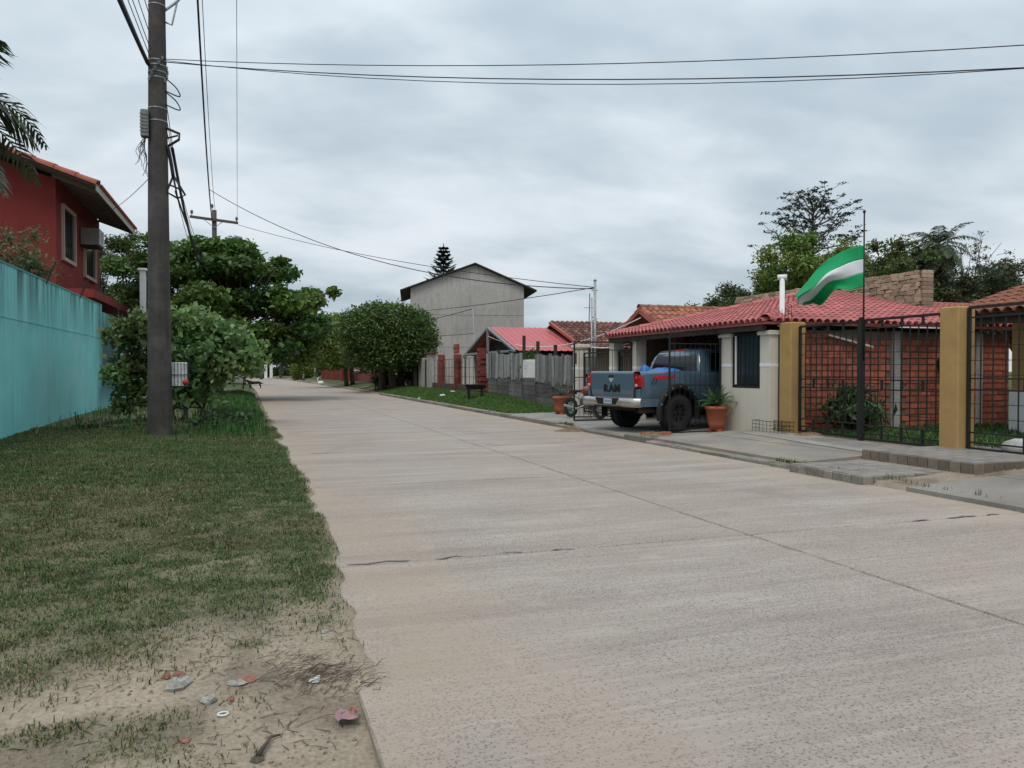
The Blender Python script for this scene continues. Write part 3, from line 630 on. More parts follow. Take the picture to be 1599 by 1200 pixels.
for row in range(2):
    for k in range(9):
        x = 1.55 - k*.7; put('tile', big_t, roof, (x, -.98 + row*.36, rz_(x) - .05 + .07*row), Matrix(((0, -1, 0), (1, 0, 0), (0, 0, 1))).to_euler())
        roof.children[-1].rotation_euler = Euler((math.atan(S_), 0, math.pi/2))
et = barrel(.11, .5, M_tileverge)
for k in range(40):
    o = put('tile', et, roof, (1.62, -.4 + k*.235, rz_(1.62) + .02)); o.rotation_euler = Euler((math.atan(S_), 0, math.pi/2))
M_frame = mat('pink_window_frame', (0.44, 0.33, 0.29), 0.8, 0.1, 4)
def house_window(y0, y1, z0, z1):
    w_ = MB().box((0.012, y0, z0), (.03, y1, z1)).build('window', M_glass, rh)
    for a, b in (((.05, y0-.12, z0-.07), (.05, y1+.12, z0-.07)), ((.05, y0-.12, z1+.07), (.05, y1+.12, z1+.07))): bar('frame', M_frame, w_, a, b, .12, .14)
    for yy in (y0-.06, y1+.06): bar('frame', M_frame, w_, (.05, yy, z0), (.05, yy, z1), .12, .12)
    for k in range(1, 4): bar('grille_bar', M_iron, w_, (.055, y0 + (y1-y0)*k/4, z0), (.055, y0 + (y1-y0)*k/4, z1), .03)
house_window(.95, 2.9, 5.95, 7.85); house_window(5.0, 7.3, 5.75, 7.25)
ac = thing('air_conditioner', 'boxy window air conditioner mounted under the red house eaves', 'air conditioner', (-7, 37.2, 6.95))
MB().cbox((.02, 0, 0), (.75, 1.15, .72), .02).build('casing', mat('ac_casing', (0.20, 0.20, 0.19), 0.6, 0.1, 4), ac)
MB().box((.75, .06, .05), (.765, 1.09, .67)).build('front_panel', mat('ac_front', (0.55, 0.56, 0.55), 0.5, 0.06, 4), ac)
MB().lathe([(.27, 0), (.27, .012)], 20, (.766, .5, .36), 'x').build('fan_grille', mat('ac_grille', (0.30, 0.33, 0.33), 0.6), ac)
MB().box((.02, .1, -.06), (.7, 1.05, -.003)).build('bracket', M_iron, ac)
lg = MB(); lg.box((0.003, -.3, 4.3), (1.3, 9.8, 4.62)); lg.build('ledge', M_redplaster, rh)
# bushes behind the wall
cl = clumps_in((0, 0, 1.6), (1.25, 2.2, 1.0), 26, .35, .6, .8, .3)
tree('shrub', 'reddish green wiry shrub rising above the near end of the teal wall', 'shrub', (-6.3, 24.2, 3.0), .5, .05, cl, 800, .12, M_leafB, (0.105, 0.115, 0.06), var=0.45, hollow=0.9, aspect=.45)
# palm leaning in from the left edge
palm('coconut_palm', 'palm with drooping fronds reaching in at the left edge', (-5.75, 17.3, 0), 6.7, .13, 13, 2.35, 1.9, 24, .95, .09, (0.05, 0.072, 0.038), M_palmleaf, els=(-.7, 1.1), azs=[0.15, -.3, 1.9, 2.9, 4.0, .75, 5.1, .3, 2.4, .6, 3.4, 1.3, 5.6])

# ------------------------------------------------------------------ concrete utility pole and its fittings
PX, PY = -1.97, 18.75
up_ = thing('utility_pole', 'tall weathered concrete utility pole standing on the left verge', 'utility pole', (PX, PY, 0))
prof = [(.262, -.3), (.262, 0.05)] + [(.262 - .0092*z, z) for z in (1, 2, 3, 4, 5, 6, 7, 8, 9, 10, 11)]
MB().lathe(prof, 26).build('shaft', M_pole, up_, True)
M_band = mat('steel_band', (0.22, 0.23, 0.24), 0.5, 0.2, 8, metal=0.5)
for z in (7.0, 7.28, 7.95, 8.08, 8.22, 8.33, 9.55, 10.6):
    r_ = .262 - .0092*z + .006; MB().lathe([(r_, 0), (r_, .035)], 22, (0, 0, z)).build('strap', M_band, up_, True)
for k in range(10):
    a = -2.4 + k*.36; r_ = .2
    MB().lathe([(.02, 0), (.035, .02), (.02, .045), (.035, .07), (.012, .09)], 8, (r_*math.cos(a), r_*math.sin(a), 7.86 + .12*(k % 5))).build('insulator', mat('grey_insulator', (0.14, 0.16, 0.18), 0.4, 0.1, 5), up_, True)
mb = MB(); mb.tube(curl([(.16, .0, 9.5), (.42, .0, 9.75), (.62, .02, 10.02), (1.3, .06, 10.25), (2.2, .1, 10.6)]), .03, 8); mb.tube([(.16, 0, 9.25), (.30, 0, 9.2), (.42, 0, 9.75)], .022, 6); mb.build('lamp_arm', M_steel, up_, True)
MB().cbox((2.15, 0, 10.55), (2.6, .2, 10.72), .03).build('lamp_head', M_steel, up_)
for z in (6.78, 5.65):
    mb = MB(); x = .20
    if z > 6: mb.tube([(x-.02, -.1, z+.1), (x+.25, -.1, z+.0), (x+.24, -.1, z-.13), (x-.02, -.1, z-.32)], .03, 6); mb.tube([(x, -.1, z-.12), (x+.22, -.1, z-.04)], .02, 6)
    else:
        mb.tube([(x+.12, -.1, z+.2), (x-.02, -.1, z-.18), (x+.2, -.1, z-.3), (x+.36, -.1, z-.22), (x+.12, -.1, z+.2)], .026, 6); mb.tube([(x+.05, -.1, z-.02), (x+.26, -.1, z-.1)], .02, 6); mb.tube([(x+.12, -.1, z+.2), (x+.2, -.1, z-.3)], .02, 6)
    mb.build('cable_bracket', M_iron, up_, True)
tb = thing('junction_box', 'grey ribbed telecom box strapped to the left of the concrete pole', 'junction box', (PX - .235, PY - .12, 6.92))
mb = MB().cbox((-.09, -.12, -.28), (.07, .12, .30), .02); mb.build('casing', mat('box_grey', (0.20, 0.215, 0.20), 0.6, 0.15, 6, streak=0.3), tb)
for k in range(6): MB().box((-.1, -.135, -.2 + k*.075), (.06, -.121, -.17 + k*.075)).build('rib', MATS['box_grey'], tb)
tg = thing('wire_tangle', 'tangle of loose wire ends hanging below the telecom box', 'wires', (PX - .22, PY - .17, 6.62))
for k in range(13):
    a = rnd.uniform(-.25, .1); L_ = rnd.uniform(.35, 1.05)
    MB().tube(curl([(0, 0, 0), (a*.3 - .05, -.02, -L_*.25), (a + rnd.uniform(-.12, .1), rnd.uniform(-.1, .1), -L_*.55), (a*.6 + rnd.uniform(-.06, .06), 0, -L_*.8), (a*.9, 0, -L_)]), .005, 4).build('loose_wire', M_cable, tg)
for k, z in enumerate((7.75, 7.45)):
    tag(MB().tube(curl([(PX+.18, PY-.1, z+.22), (PX+.38, PY-.1, z+.05), (PX+.47, PY-.1, z-.12), (PX+.40, PY-.1, z-.14), (PX+.16, PY-.1, z-.05)]), .014, 6).build('cable_loop', M_cable, None, True), ['upper stiff cable loop sticking out right of the concrete pole', 'lower stiff cable loop sticking out right of the concrete pole'][k], 'cable')
def cable(label, p0, p1, sag, r, n=18, cat='cable', m=None, group=None):
    p0, p1 = Vector(p0), Vector(p1)
    pts = [p0.lerp(p1, i/n) - Vector((0, 0, sag*4*(i/n)*(1-i/n))) for i in range(n+1)]
    return tag(MB().tube(pts, r, 5).build('cable', m or M_cable, None, True), label, cat, group)
cable('upper thin wire crossing the sky from the pole to the right', (PX, PY, 8.42), (16.7, 4.8, 6.3), .45, .009)
cable('lower thick wire crossing the sky from the pole to the right', (PX, PY, 8.36), (16.7, 4.8, 5.95), .55, .011)
cable('thin wire hugging the lower thick wire across the sky', (PX, PY, 8.40), (16.7, 4.8, 6.15), .75, .008)
P2X, P2Y = -1.9, 43.9
# bundle from the previous pole behind the viewer
cable('thick cable bundle coming down from top left to the pole', (PX-.18, PY-.1, 8.25), (PX-.25, -22, 8.6), 1.05, .045, 40)
fan = 'thin wire fanning from the pole up to the left'
for k, (z, dx) in enumerate(((8.7, -.2), (8.9, -.05), (9.2, .1), (8.5, -.45), (9.6, .15))):
    cable(fan, (PX-.15, PY-.1, z-.25), (PX+dx, -22, z+.3), .8, .009, 40, group='thin wires left of the pole')
# towards the second pole
cable('dark low voltage cable passing right of the pole down the street', (PX+.85, PY-2, 11.4), (P2X-.12, P2Y, 9.55), .9, .028, 30)
cable('thin wire beside the low voltage cable down the street', (PX+.95, PY-2, 11.3), (P2X+.05, P2Y, 9.9), .9, .010, 30)
cable('thick telecom bundle from the upper bracket down the street', (PX+.30, PY-.1, 6.45), (P2X-.5, P2Y, 7.4), .95, .035, 30)
cable('second telecom bundle from the triangular bracket down the street', (PX+.36, PY-.1, 5.5), (P2X-.3, P2Y, 7.0), .35, .022, 30)
tel = 'thin telephone wire running from the pole down the street'
for k, (z, dx, s) in enumerate(((7.6, .1, 1.3), (7.3, .2, 1.2), (6.9, .05, .9), (8.0, .0, 1.5))):
    cable(tel, (PX+.15, PY, z-.3), (P2X-.9+dx*3, P2Y, z+.3), s*.7, .009, 30, group='thin wires between the two poles')
MB_dn = cable('short thick cable hanging between the two pole brackets', (PX+.2, PY-.1, 6.5), (PX+.32, PY-.1, 5.8), -.06, .04, 8)
cable('tall thin high voltage wire rising straight from the right arm end', (P2X+1.15, P2Y, 9.72), (-.3, PY, 12.0), .35, .009, 20)
cable('thin service wire slanting from the pole to the red house roof', (PX-.2, PY, 5.75), (-6.2, 36, 8.0), .2, .008)
# ------------------------------------------------------------------ second pole with cross arm
p2 = thing('utility_pole', 'distant wooden utility pole with a cross arm rising from the tree', 'utility pole', (P2X, P2Y, 0))
MB().lathe([(.17, -.2), (.13, 6), (.12, 10.05)], 12).build('shaft', mat('pole_wood', (0.10, 0.085, 0.08), 0.95, 0.2, 5, mapping=(1, 1, .3)), p2, True)
bar('cross_arm', MATS['pole_wood'], p2, (-1.2, -.15, 9.62), (1.2, -.15, 9.42), .11, .13)
for s in (-1, 1): bar('brace', M_steel, p2, (s*.5, -.17, 9.5), (0, -.15, 9.1), .03)
for x, z in ((-1.1, 9.72), (-.1, 10.1), (1.12, 9.5)): MB().lathe([(.02, -.05), (.02, .05), (.08, .07), (.05, .12), (.09, .14), (.05, .2), (.06, .24)], 10, (x, -.15, z)).build('insulator', MATS['grey_insulator'], p2, True)
bar('lamp_arm', M_steel, p2, (.1, -.1, 7.9), (1.0, -.1, 8.55), .05); MB().lathe([(.06, -.25), (.12, 0), (.09, .25)], 10, (1.15, -.1, 8.62), 'x').build('lamp_head', M_steel, p2, True)
# ------------------------------------------------------------------ roadside tree cover on the left
cl = []
for z, rx, ry, k in ((2.6, 3.4, 3.4, 12), (3.7, 4.4, 4.0, 18), (5.0, 4.3, 3.8, 18), (6.4, 3.4, 3.0, 14), (7.5, 2.2, 2.2, 8)):
    for j in range(k):
        a = 2*math.pi*j/k + rnd.uniform(-.2, .2); t = rnd.uniform(.45, 1.0); q = rnd.uniform(.75, 1.25)
        cl.append((1.6*smooth01(7, 3, z) + rx*t*math.cos(a), ry*t*math.sin(a), z + rnd.uniform(-.35, .45), q, q, q*.5))
cl += [(rnd.uniform(-4.2, 5.6), rnd.uniform(-3.5, 3.5), rnd.uniform(2.4, 7.2), q_, q_, q_*.6) for q_ in [rnd.uniform(.35, .65) for k in range(34)]]
tree('almond_tree', 'dark green tropical almond tree spreading in tiers over the road', 'tree', (-1.6, 42.3, 0), 2.2, .22, cl, 900, .29, M_leafA, (0.07, 0.135, 0.032), aspect=.6, up=.5, var=.45, hollow=.5)
cl = clumps_in((0, 0, 7.1), (.7, .7, .5), 5, .35, .5, .5)
tree('slender_tree', 'slender papaya like tuft on a thin stem above the almond tree', 'tree', (-.75, 62, 0), 10.0, .06, [(0, 0, 11.0, .9, .9, .4), (.4, 0, 10.6, .7, .7, .35), (-.4, 0, 10.7, .7, .7, .35)], 420, .4, M_leafA, (0.035, 0.06, 0.025), aspect=.4, up=.4)
cl = clumps_in((0, 0, 6.6), (3.1, 3.0, 3.1), 34, .6, 1.05, .7, .5)
tree('garden_tree', 'fine leaved dark tree beyond the far corner of the red house', 'tree', (-8.0, 50, 0), 3.5, .2, cl, 1000, .16, M_leafB, (0.072, 0.105, 0.048), var=.35, hollow=.7)
cl = clumps_in((0, 0, 6.7), (2.4, 2.4, 2.4), 22, .6, 1.0, .6, .5)
tree('garden_tree', 'mid green tree directly behind the concrete pole', 'tree', (-5.6, 48, 0), 3.5, .2, cl, 850, .24, M_leafA, (0.08, 0.14, 0.036), var=.35)
# big leaved shrub around the pole
cl = [(-1.45, 0, 2.4, .6, .6, .45), (-1.65, 0, 1.35, .45, .45, .35), (-1.2, .2, 1.6, .65, .6, .5), (-.9, -.3, 2.6, .8, .7, .5), (.1, 0, 2.75, .85, .8, .5), (.9, .1, 2.4, .85, .8, .5), (1.45, .2, 2.0, .7, .7, .45), (.3, -.4, 1.9, .9, .7, .6), (-.4, .3, 1.7, .8, .8, .6), (.9, -.2, 1.5, .7, .7, .45), (1.7, 0, 1.65, .5, .5, .35), (.2, 0, 1.0, .8, .7, .5), (-1.55, -.1, .55, .3, .3, .25), (-1.2, .2, .9, .6, .6, .4)]
tree('shrub', 'large grey green broad leaved shrub growing behind the concrete pole', 'shrub', (-1.75, 22.6, 0.05), .45, .07, cl, 1500, .19, M_leafA, (0.115, 0.185, 0.068), aspect=.62, up=.45, var=.35, hollow=.6, stems=((0, 0), (-.25, .1), (.3, 0)))
cl = [(0, 0, .4, .5, .5, .35), (.5, .2, .35, .4, .4, .3), (-.3, -.2, .3, .35, .35, .25)]
tree('shrub', 'small dark leafy bush in the tall grass right of the pole', 'shrub', (-.75, 19.6, 0.02), .15, .03, cl, 420, .13, M_leafA, (0.04, 0.065, 0.03), aspect=.6, up=.4)
# ground creeper along the wall foot
cl = [(rnd.uniform(-1.1, 1.2), rnd.uniform(-2.2, 2.2), rnd.uniform(.05, .16), .35, .45, .12) for k in range(26)]
tree('creeper', 'low dark creeper spreading between the teal wall and the pole', 'plant', (-3.2, 22.3, 0.03), .05, .015, cl, 500, .09, M_leafB, (0.035, 0.055, 0.026), up=.5)
# white fence and post beyond the wall
gp = thing('white_post', 'tall slim white post rising behind the broad leaved shrub', 'post', (-4.75, 38.8, 0)); MB().cbox((-.13, -.13, 0), (.13, .13, 6.1), .02).build('shaft', M_white, gp); MB().cbox((-.2, -.2, 6.1), (.2, .2, 6.2), .03).build('cap', M_white, gp)
wf = thing('white_fence', 'white slatted fence glimpsed through the broad leaved shrub', 'fence', (-4.8, 39.2, 0))
for k in range(26): bar('slat', M_white, wf, (0, k*.24, .2), (0, k*.24, 3.0), .05, .13)
for z in (.5, 1.7, 2.8): bar('rail', M_white, wf, (-.06, -.1, z), (-.06, 6.2, z), .05, .09)
# wire waste basket on a stand beside the pole
wb = thing('waste_basket', 'white lined wire waste basket on a stand beside the concrete pole', 'waste basket', (-1.60, 18.98, 0.12))
MB().cbox((-.19, -.19, 1.05), (.19, .19, 1.58), .03).build('liner', mat('white_liner', (0.55, 0.56, 0.56), 0.6, 0.15, 9, bump=.6, bscale=9), wb)
for k in range(7):
    for s in (-1, 1): bar('wire', M_iron, wb, (-.2 + k*.0667, s*.205, 1.03), (-.2 + k*.0667, s*.205, 1.6), .009); bar('wire', M_iron, wb, (s*.205, -.2 + k*.0667, 1.03), (s*.205, -.2 + k*.0667, 1.6), .009)
for z in (1.03, 1.3, 1.6):
    for s in (-1, 1): bar('hoop', M_iron, wb, (-.21, s*.21, z), (.21, s*.21, z), .014); bar('hoop', M_iron, wb, (s*.21, -.21, z), (s*.21, .21, z), .014)
bar('bracket', M_iron, wb, (-.2, -.1, 1.3), (-.05, -.05, 1.3), .04)
MB().lathe([(.02, -.05), (.07, 0), (.02, .05)], 10, (.16, -.225, 1.13), 'y').build('red_rag', mat('red_cloth', (0.35, 0.03, 0.03), 0.8), wb, True)
# ------------------------------------------------------------------ roofs of real tiles
def tile_roof(roof, O, u, v, poly, w, l, m, most=300, arc=5, base=True, rad=0.46):
    """lay half-round tiles on the plane O + a*u + b*v, inside the (a, b) polygon; the nearest ones are single pieces"""
    O, u, v = Vector(O), Vector(u).normalized(), Vector(v).normalized(); n = u.cross(v)
    if n.z < 0: n = -n
    if base: MB().prism([O + u*a + v*b for a, b in poly], -n*0.05).build('roof_deck', m, roof)
    def inside(a, b):
        c = False; j = len(poly)-1
        for i in range(len(poly)):
            (x0, y0), (x1, y1) = poly[i], poly[j]
            if (y0 > b) != (y1 > b) and a < (x1-x0)*(b-y0)/(y1-y0) + x0: c = not c
            j = i
        return c
    me = barrel(w*rad, l*1.12, m, 'tile', arc, .014, .9)
    A = [p[0] for p in poly]; B = [p[1] for p in poly]; cand = []
    b = min(B) - 0.06
    while b < max(B):
        a = min(A) + w/2
        while a < max(A):
            if inside(a, b + l*0.5) : cand.append((a, b))
            a += w
        b += l
    cand.sort(key=lambda q: (O + u*q[0] + v*q[1] - Vector((0, 0, 1.5))).length)
    x = u if u.cross(v).dot(n) > 0 else -u
    rot = Matrix((x, v, n)).transposed(); tilt = Matrix.Rotation(-0.035, 3, 'X')
    rest = []
    for i, (a, b) in enumerate(cand):
        p = O + u*a + v*b + n*0.022
        r3 = rot @ tilt @ Matrix.Rotation(rnd.uniform(-.02, .02), 3, 'Z')
        if i < most: put('tile', me, roof, p, r3.to_euler())
        else: rest.append((p, r3))
    if rest:
        vs = np.array([tuple(q.co) for q in me.vertices]); V = []; fs = [tuple(f.vertices) for f in me.polygons]; FF = []
        for k, (p, r3) in enumerate(rest):
            V.append(vs @ np.array(r3).T + np.array(p)); FF += [tuple(i + k*len(vs) for i in f) for f in fs]
        put('tile_field', np_mesh('tile_field', np.concatenate(V), np.array(FF), m), roof, kind='stuff')
def ridge_caps(roof, p0, p1, r, m, step=.36):
    p0, p1 = Vector(p0), Vector(p1); d = p1-p0; L = d.length; d.normalize(); x = d.cross(Vector((0, 0, 1))).normalized(); n = x.cross(d)
    me = barrel(r, step*1.15, m, 'ridge_tile', 6, .016, .85); rot = Matrix((x, d, n)).transposed().to_euler()
    for k in range(int(L/step)): put('ridge_tile', me, roof, p0 + d*(k*step), rot)
def P3(px, d):
    """ground position for a bearing (pixel column of the photograph's width) and a distance in metres"""
    r_ = (px - 799.5)/1200; return (.9476*r_*d + .3194*d, -.3194*r_*d + .9476*d)

# ------------------------------------------------------------------ house with the carport
ch = thing('carport_house', 'cream walled house with pink red tiled roof over its carport', 'house')
FX = 10.4
def slab_wall(name, lo, hi, m=M_cream, parent=ch): return MB().box(lo, hi).build(name, m, parent)
slab_wall('low_wall', (FX, 13.70, 0.0), (FX+.2, 15.52, 1.12))
for nm, y0, y1 in (('pillar', 13.70, 14.05), ('pillar', 15.12, 15.52)):
    p_ = slab_wall(nm, (FX, y0, 1.12), (FX+.2, y1, 2.28)); MB().cbox((FX-.06, y0-.04, 2.28), (FX+.25, y1+.04, 2.37), .015).build('cap', M_cream, p_); MB().box((FX-.006, y0-.003, 1.60), (FX+.205, y1+.003, 1.67)).build('band', M_white, p_)
for y0, wd, top in ((19.72, .3, 2.42), (21.15, .32, 2.36), (23.75, .55, 2.3)):
    p_ = slab_wall('pillar', (FX, y0, 0.0), (FX+.32, y0+wd, top)); MB().cbox((FX-.06, y0-.06, top), (FX+.38, y0+wd+.06, top+.1), .02).build('cap', M_cream, p_); MB().box((FX-.006, y0-.006, 1.55), (FX+.326, y0+wd+.006, 1.64)).build('band', M_white, p_)
wd_ = MB().box((FX+.11, 14.05, 1.12), (FX+.12, 15.12, 2.36)).build('window', M_glass, ch)
for yy in (14.07, 15.10): bar('frame', M_iron, wd_, (FX+.07, yy, 1.13), (FX+.07, yy, 2.35), .05)
for zz_ in (1.14, 2.33): bar('frame', M_iron, wd_, (FX+.07, 14.05, zz_), (FX+.07, 15.12, zz_), .05)
for k in range(1, 7): bar('grille_bar', M_iron, wd_, (FX+.06, 14.05 + 1.07*k/7, 1.13), (FX+.06, 14.05 + 1.07*k/7, 2.34), .014)
bar('pipe', M_white, wd_, (FX+.04, 14.98, 1.2), (FX+.04, 14.98, 2.3), .035)
lp = MB().cbox((FX-.012, 23.98, 1.75), (FX, 24.14, 2.12), .004).build('door_phone', mat('maroon_plate', (0.10, 0.02, 0.025), 0.5), ch)
# carport interior
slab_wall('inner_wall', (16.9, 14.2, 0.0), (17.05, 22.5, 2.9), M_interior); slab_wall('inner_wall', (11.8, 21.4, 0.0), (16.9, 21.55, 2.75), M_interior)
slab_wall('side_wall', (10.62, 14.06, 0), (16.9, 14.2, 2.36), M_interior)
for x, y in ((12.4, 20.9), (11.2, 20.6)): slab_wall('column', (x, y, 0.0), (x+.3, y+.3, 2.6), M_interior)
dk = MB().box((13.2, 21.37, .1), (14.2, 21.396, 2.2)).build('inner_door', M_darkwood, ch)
E0, E1, YS = 10.2, 17.0, 13.62
zE = 2.54
roof = MB().beam((E0+.1, YS+.15, zE-.09), (E0+.1, 21.2, zE-.09), .1, .16).build('roof', M_darkwood, ch)
apex = Vector((17.0, 19.6, 4.0)); cA = Vector((E0, YS, zE)); cB = Vector((E0, 21.3, zE))
uf = Vector((0, 1, 0)); vf = Vector((6.8, 0, 1.46)).normalized(); Lf = math.hypot(6.8, 1.46)
tile_roof(roof, cA, uf, vf, [(0, 0), (21.3-YS, 0), (19.6-YS, Lf)], .205, .34, M_tilered, 300)
us = Vector((1, 0, 0)); vs_ = Vector((0, 5.98, 1.46)).normalized(); Ls = math.hypot(5.98, 1.46)
tile_roof(roof, cA, us, vs_, [(0, 0), (16, 0), (16, 3.6), (6.8, 3.6), (6.8, Ls)], .205, .34, M_tilered, 300, base=True)
ridge_caps(roof, cA + Vector((0, 0, .04)), apex + Vector((0, 0, .05)), .13, M_tilered); ridge_caps(roof, cB + Vector((0, 0, .03)), apex + Vector((0, 0, .05)), .13, M_tilered)
MB().prism([cB, (17, 23.5, zE), apex], (0, 0, -.05)).build('roof_deck', M_tilered, roof)
for k in range(9): bar('rafter', M_darkwood, roof, (E0+.05, 15.9 + k*.6, zE-.14), (E0+2.2, 15.9 + k*.6, zE+.31), .06, .1)
# stone parapet
st = thing('stone_wall', 'tan stone clad wall standing above the pink red roof', 'wall')
M_stone = mat('tan_stone', (0.36, 0.275, 0.195), 0.95, 0.25, 4, 0.2, 40, bump=0.5, bscale=20, rand=0.35)
MB().box((17.06, 16.1, 2.2), (17.4, 24.3, 4.20)).build('core', M_mortar, st)
sms = [MB().cbox((-.5, -.5, -.5), (.5, .5, .5), .1).mesh('stone', M_stone) for k in range(1)]
y = 16.1
for z0 in np.arange(2.86, 4.26, .105):
    y = 16.08 + rnd.uniform(0, .1)
    while y < 24.3:
        wv = rnd.uniform(.13, .34)
        low = 4.0 - max(0, 19.6 - y)*.30 if y < 19.6 else 3.86
        if z0 > low - .3 and z0 + .105 < 4.27: put('stone', sms[0], st, (17.05 + rnd.uniform(-.02, .02), y + wv/2, z0 + .052), (rnd.uniform(-.14, .14), 0, 0), (.08, wv - .012, .105*rnd.uniform(.8, 1.15)))
        y += wv
for z0 in np.arange(2.86, 4.15, .105):
    for k in range(1): put('stone', sms[0], st, (17.22, 16.07, z0 + .052), (0, rnd.uniform(-.03, .03), 0), (.36, .07, .095))
# ------------------------------------------------------------------ brick boundary wall behind the gates
bw = thing('brick_wall', 'red hollow brick boundary wall behind the black iron gates', 'wall')
MB().box((10.95, 13.92, 0.1), (17.5, 14.04, 2.40)).build('mortar_core', M_mortar, bw)
bl = MB().cbox((-.5, -.5, -.5), (.5, .5, .5), .03).mesh('brick', M_brick)
row = 0; z0 = .2; nb = 0
while z0 < 2.35:
    x = 10.97 - (row % 2)*.15; hh = .145
    while x < 17.45:
        a, b = max(x, 10.96), min(x + .30, 17.48)
        if b - a > .05 and not (13.78 < (a+b)/2 < 14.14):
            if nb < 298: put('brick', bl, bw, ((a+b)/2, 13.918 + rnd.uniform(-.006, .006), z0 + hh/2), (rnd.uniform(-.01, .01), rnd.uniform(-.012, .012), 0), (b-a-.024, .05, hh-.026)); nb += 1
        x += .30
    z0 += hh; row += 1
cp = MB().cbox((13.86, 13.86, .1), (14.08, 14.06, 2.42), .012).build('concrete_post', mat('whitewashed_concrete', (0.34, 0.34, 0.34), 0.9, 0.2, 3, 0.1, 40, streak=0.5, streak_col=(0.12, 0.11, 0.11)), bw)
MB().cbox((16.4, 13.86, .1), (16.6, 14.06, 2.42), .012).build('concrete_post', MATS['whitewashed_concrete'], bw)
pl = tag(MB().beam((12.0, 13.83, 2.3), (13.2, 13.80, 2.05), .05, .04).build('plank', M_cream), 'pale thin plank leaning slanted on the brick wall top', 'plank')
ws = tag(MB().prism([(13.7, 13.5, 2.47), (14.9, 13.5, 2.47), (15.0, 14.3, 2.56), (13.9, 14.3, 2.56)], (0, 0, .02)).build('roof_sheet', M_white), 'small white sheet lying on the roof edge above the brick wall', 'sheet')
tw_ = thing('wall_planter', 'round dark pot hung on the brick wall beside the right pillar', 'planter', (15.35, 13.78, 1.62)); MB().lathe([(.12, -.2), (.2, 0), (.2, .12), (.14, .2)], 12).build('pot', M_iron, tw_, True)
# ------------------------------------------------------------------ ochre pillars
def pillar(x, y, z0, h, s, label):
    t = thing('ochre_pillar', label, 'pillar', (x, y, z0)); MB().cbox((-s/2, -s/2, -.15), (s/2, s/2, h), .02).build('shaft', M_ochre, t); MB().box((-s/2-.004, -s/2-.004, -.05), (s/2+.004, s/2+.004, .02)).build('base', M_ochre, t); return t
pillar(10.74, 13.42, .2, 2.32, .38, 'ochre pillar between the cream wall and the iron gate'); pillar(10.72, 9.42, .26, 2.27, .36, 'free standing ochre pillar between the two iron gates'); pillar(10.72, 5.2, .2, 2.3, .38, 'ochre pillar at the far right end of the iron gates')
tp = thing('white_pipe_post', 'white pipe post with tee cap behind the left ochre pillar', 'post', (11.12, 14.25, 0)); MB().lathe([(.058, 0), (.055, 3.6)], 14).build('pipe', M_white, tp, True); MB().tube([(-.08, .06, 3.58), (.08, -.06, 3.58)], .06, 12).build('tee_cap', M_white, tp, True)
# ------------------------------------------------------------------ iron gates
def leaf(label, p0, p1, z0, z1, nbars, mids=(.42, .5), bottoms=(.05, .12), tops=(.93,), frame=.045, bw_=.016, spikes=False, grid=0, name='iron_gate', cat='gate'):
    p0, p1 = Vector((*p0, 0)), Vector((*p1, 0)); d = (p1-p0); L = d.length; d.normalize(); H = z1-z0
    t = thing(name, label, cat, (p0.x, p0.y, z0), math.atan2(d.y, d.x))
    for x in (0, L): bar('stile', M_iron, t, (x, 0, 0), (x, 0, H), frame)
    for z in (0.01, H): bar('rail', M_iron, t, (0, 0, z), (L, 0, z), frame)
    for f_ in list(mids) + list(bottoms) + list(tops): bar('rail', M_iron, t, (0, 0, H*f_), (L, 0, H*f_), .024)
    for k in range(1, nbars): bar('bar', M_iron, t, (L*k/nbars, 0, H*bottoms[-1]), (L*k/nbars, 0, H*tops[0]), bw_)
    for k in range(1, grid):
        f_ = bottoms[-1] + (tops[0]-bottoms[-1])*k/grid; bar('cross_wire', M_iron, t, (0, .01, H*f_), (L, .01, H*f_), .010)
    if len(mids) > 1:
        for k in (1, 2, 3):
            x = L*k/4
            for a, b in ((tops[0], 1.0), (mids[0], mids[1]), (0.0, bottoms[-1])): bar('spacer', M_iron, t, (x, 0, H*a), (x, 0, H*b), .035)
        MB().tube([(L*.25, 0, H*tops[0]), (L*.3, 0, H*.985), (L*.45, 0, H*.96), (L*.5, 0, H*tops[0])], .006, 4).build('scroll', M_iron, t); MB().tube([(L*.5, 0, H*mids[0]), (L*.58, 0, H*mids[1]*.99), (L*.7, 0, H*mids[0]*1.03), (L*.75, 0, H*mids[1])], .006, 4).build('scroll', M_iron, t)
    if spikes:
        for k in range(int(L/.11)): bar('spike', M_iron, t, (.05 + k*.11, 0, H), (.05 + k*.11, 0, H + .17), .010)
        for k in range(2): MB().tube([(.03 + k*.1, 0, H), (.0 + k*.1, 0, H+.12), (.05 + k*.1, 0, H+.17), (.08 + k*.1, 0, H+.09)], .007, 4).build('scroll', M_iron, t)
    return t
leaf('left leaf of the black iron gate beside the flag pole', (10.74, 13.18), (10.72, 11.53), .26, 2.42, 10, grid=8)
leaf('right leaf of the black iron gate beside the flag pole', (10.72, 11.42), (10.72, 9.64), .24, 2.44, 10, grid=8)
leaf('black iron gate right of the free standing ochre pillar', (10.72, 9.2), (10.72, 5.45), .27, 2.5, 18, grid=8)
gpz = MB().box((10.69, 11.435, .2), (10.75, 11.515, 2.5)).build('gate_post', M_iron); tag(gpz, 'black iron post between the two gate leaves', 'post')
leaf('right leaf of the open carport gate in front of the pickup', (8.98, 15.42), (10.36, 15.48), .09, 2.36, 10, (.48,), (.04,), (.9,), spikes=True, frame=.034, bw_=.009)
leaf('left leaf of the open carport gate in front of the motorcycle', (8.62, 20.05), (10.36, 19.95), .10, 2.33, 12, (.55, ), (.05,), (.9,), spikes=True, frame=.04, bw_=.011)
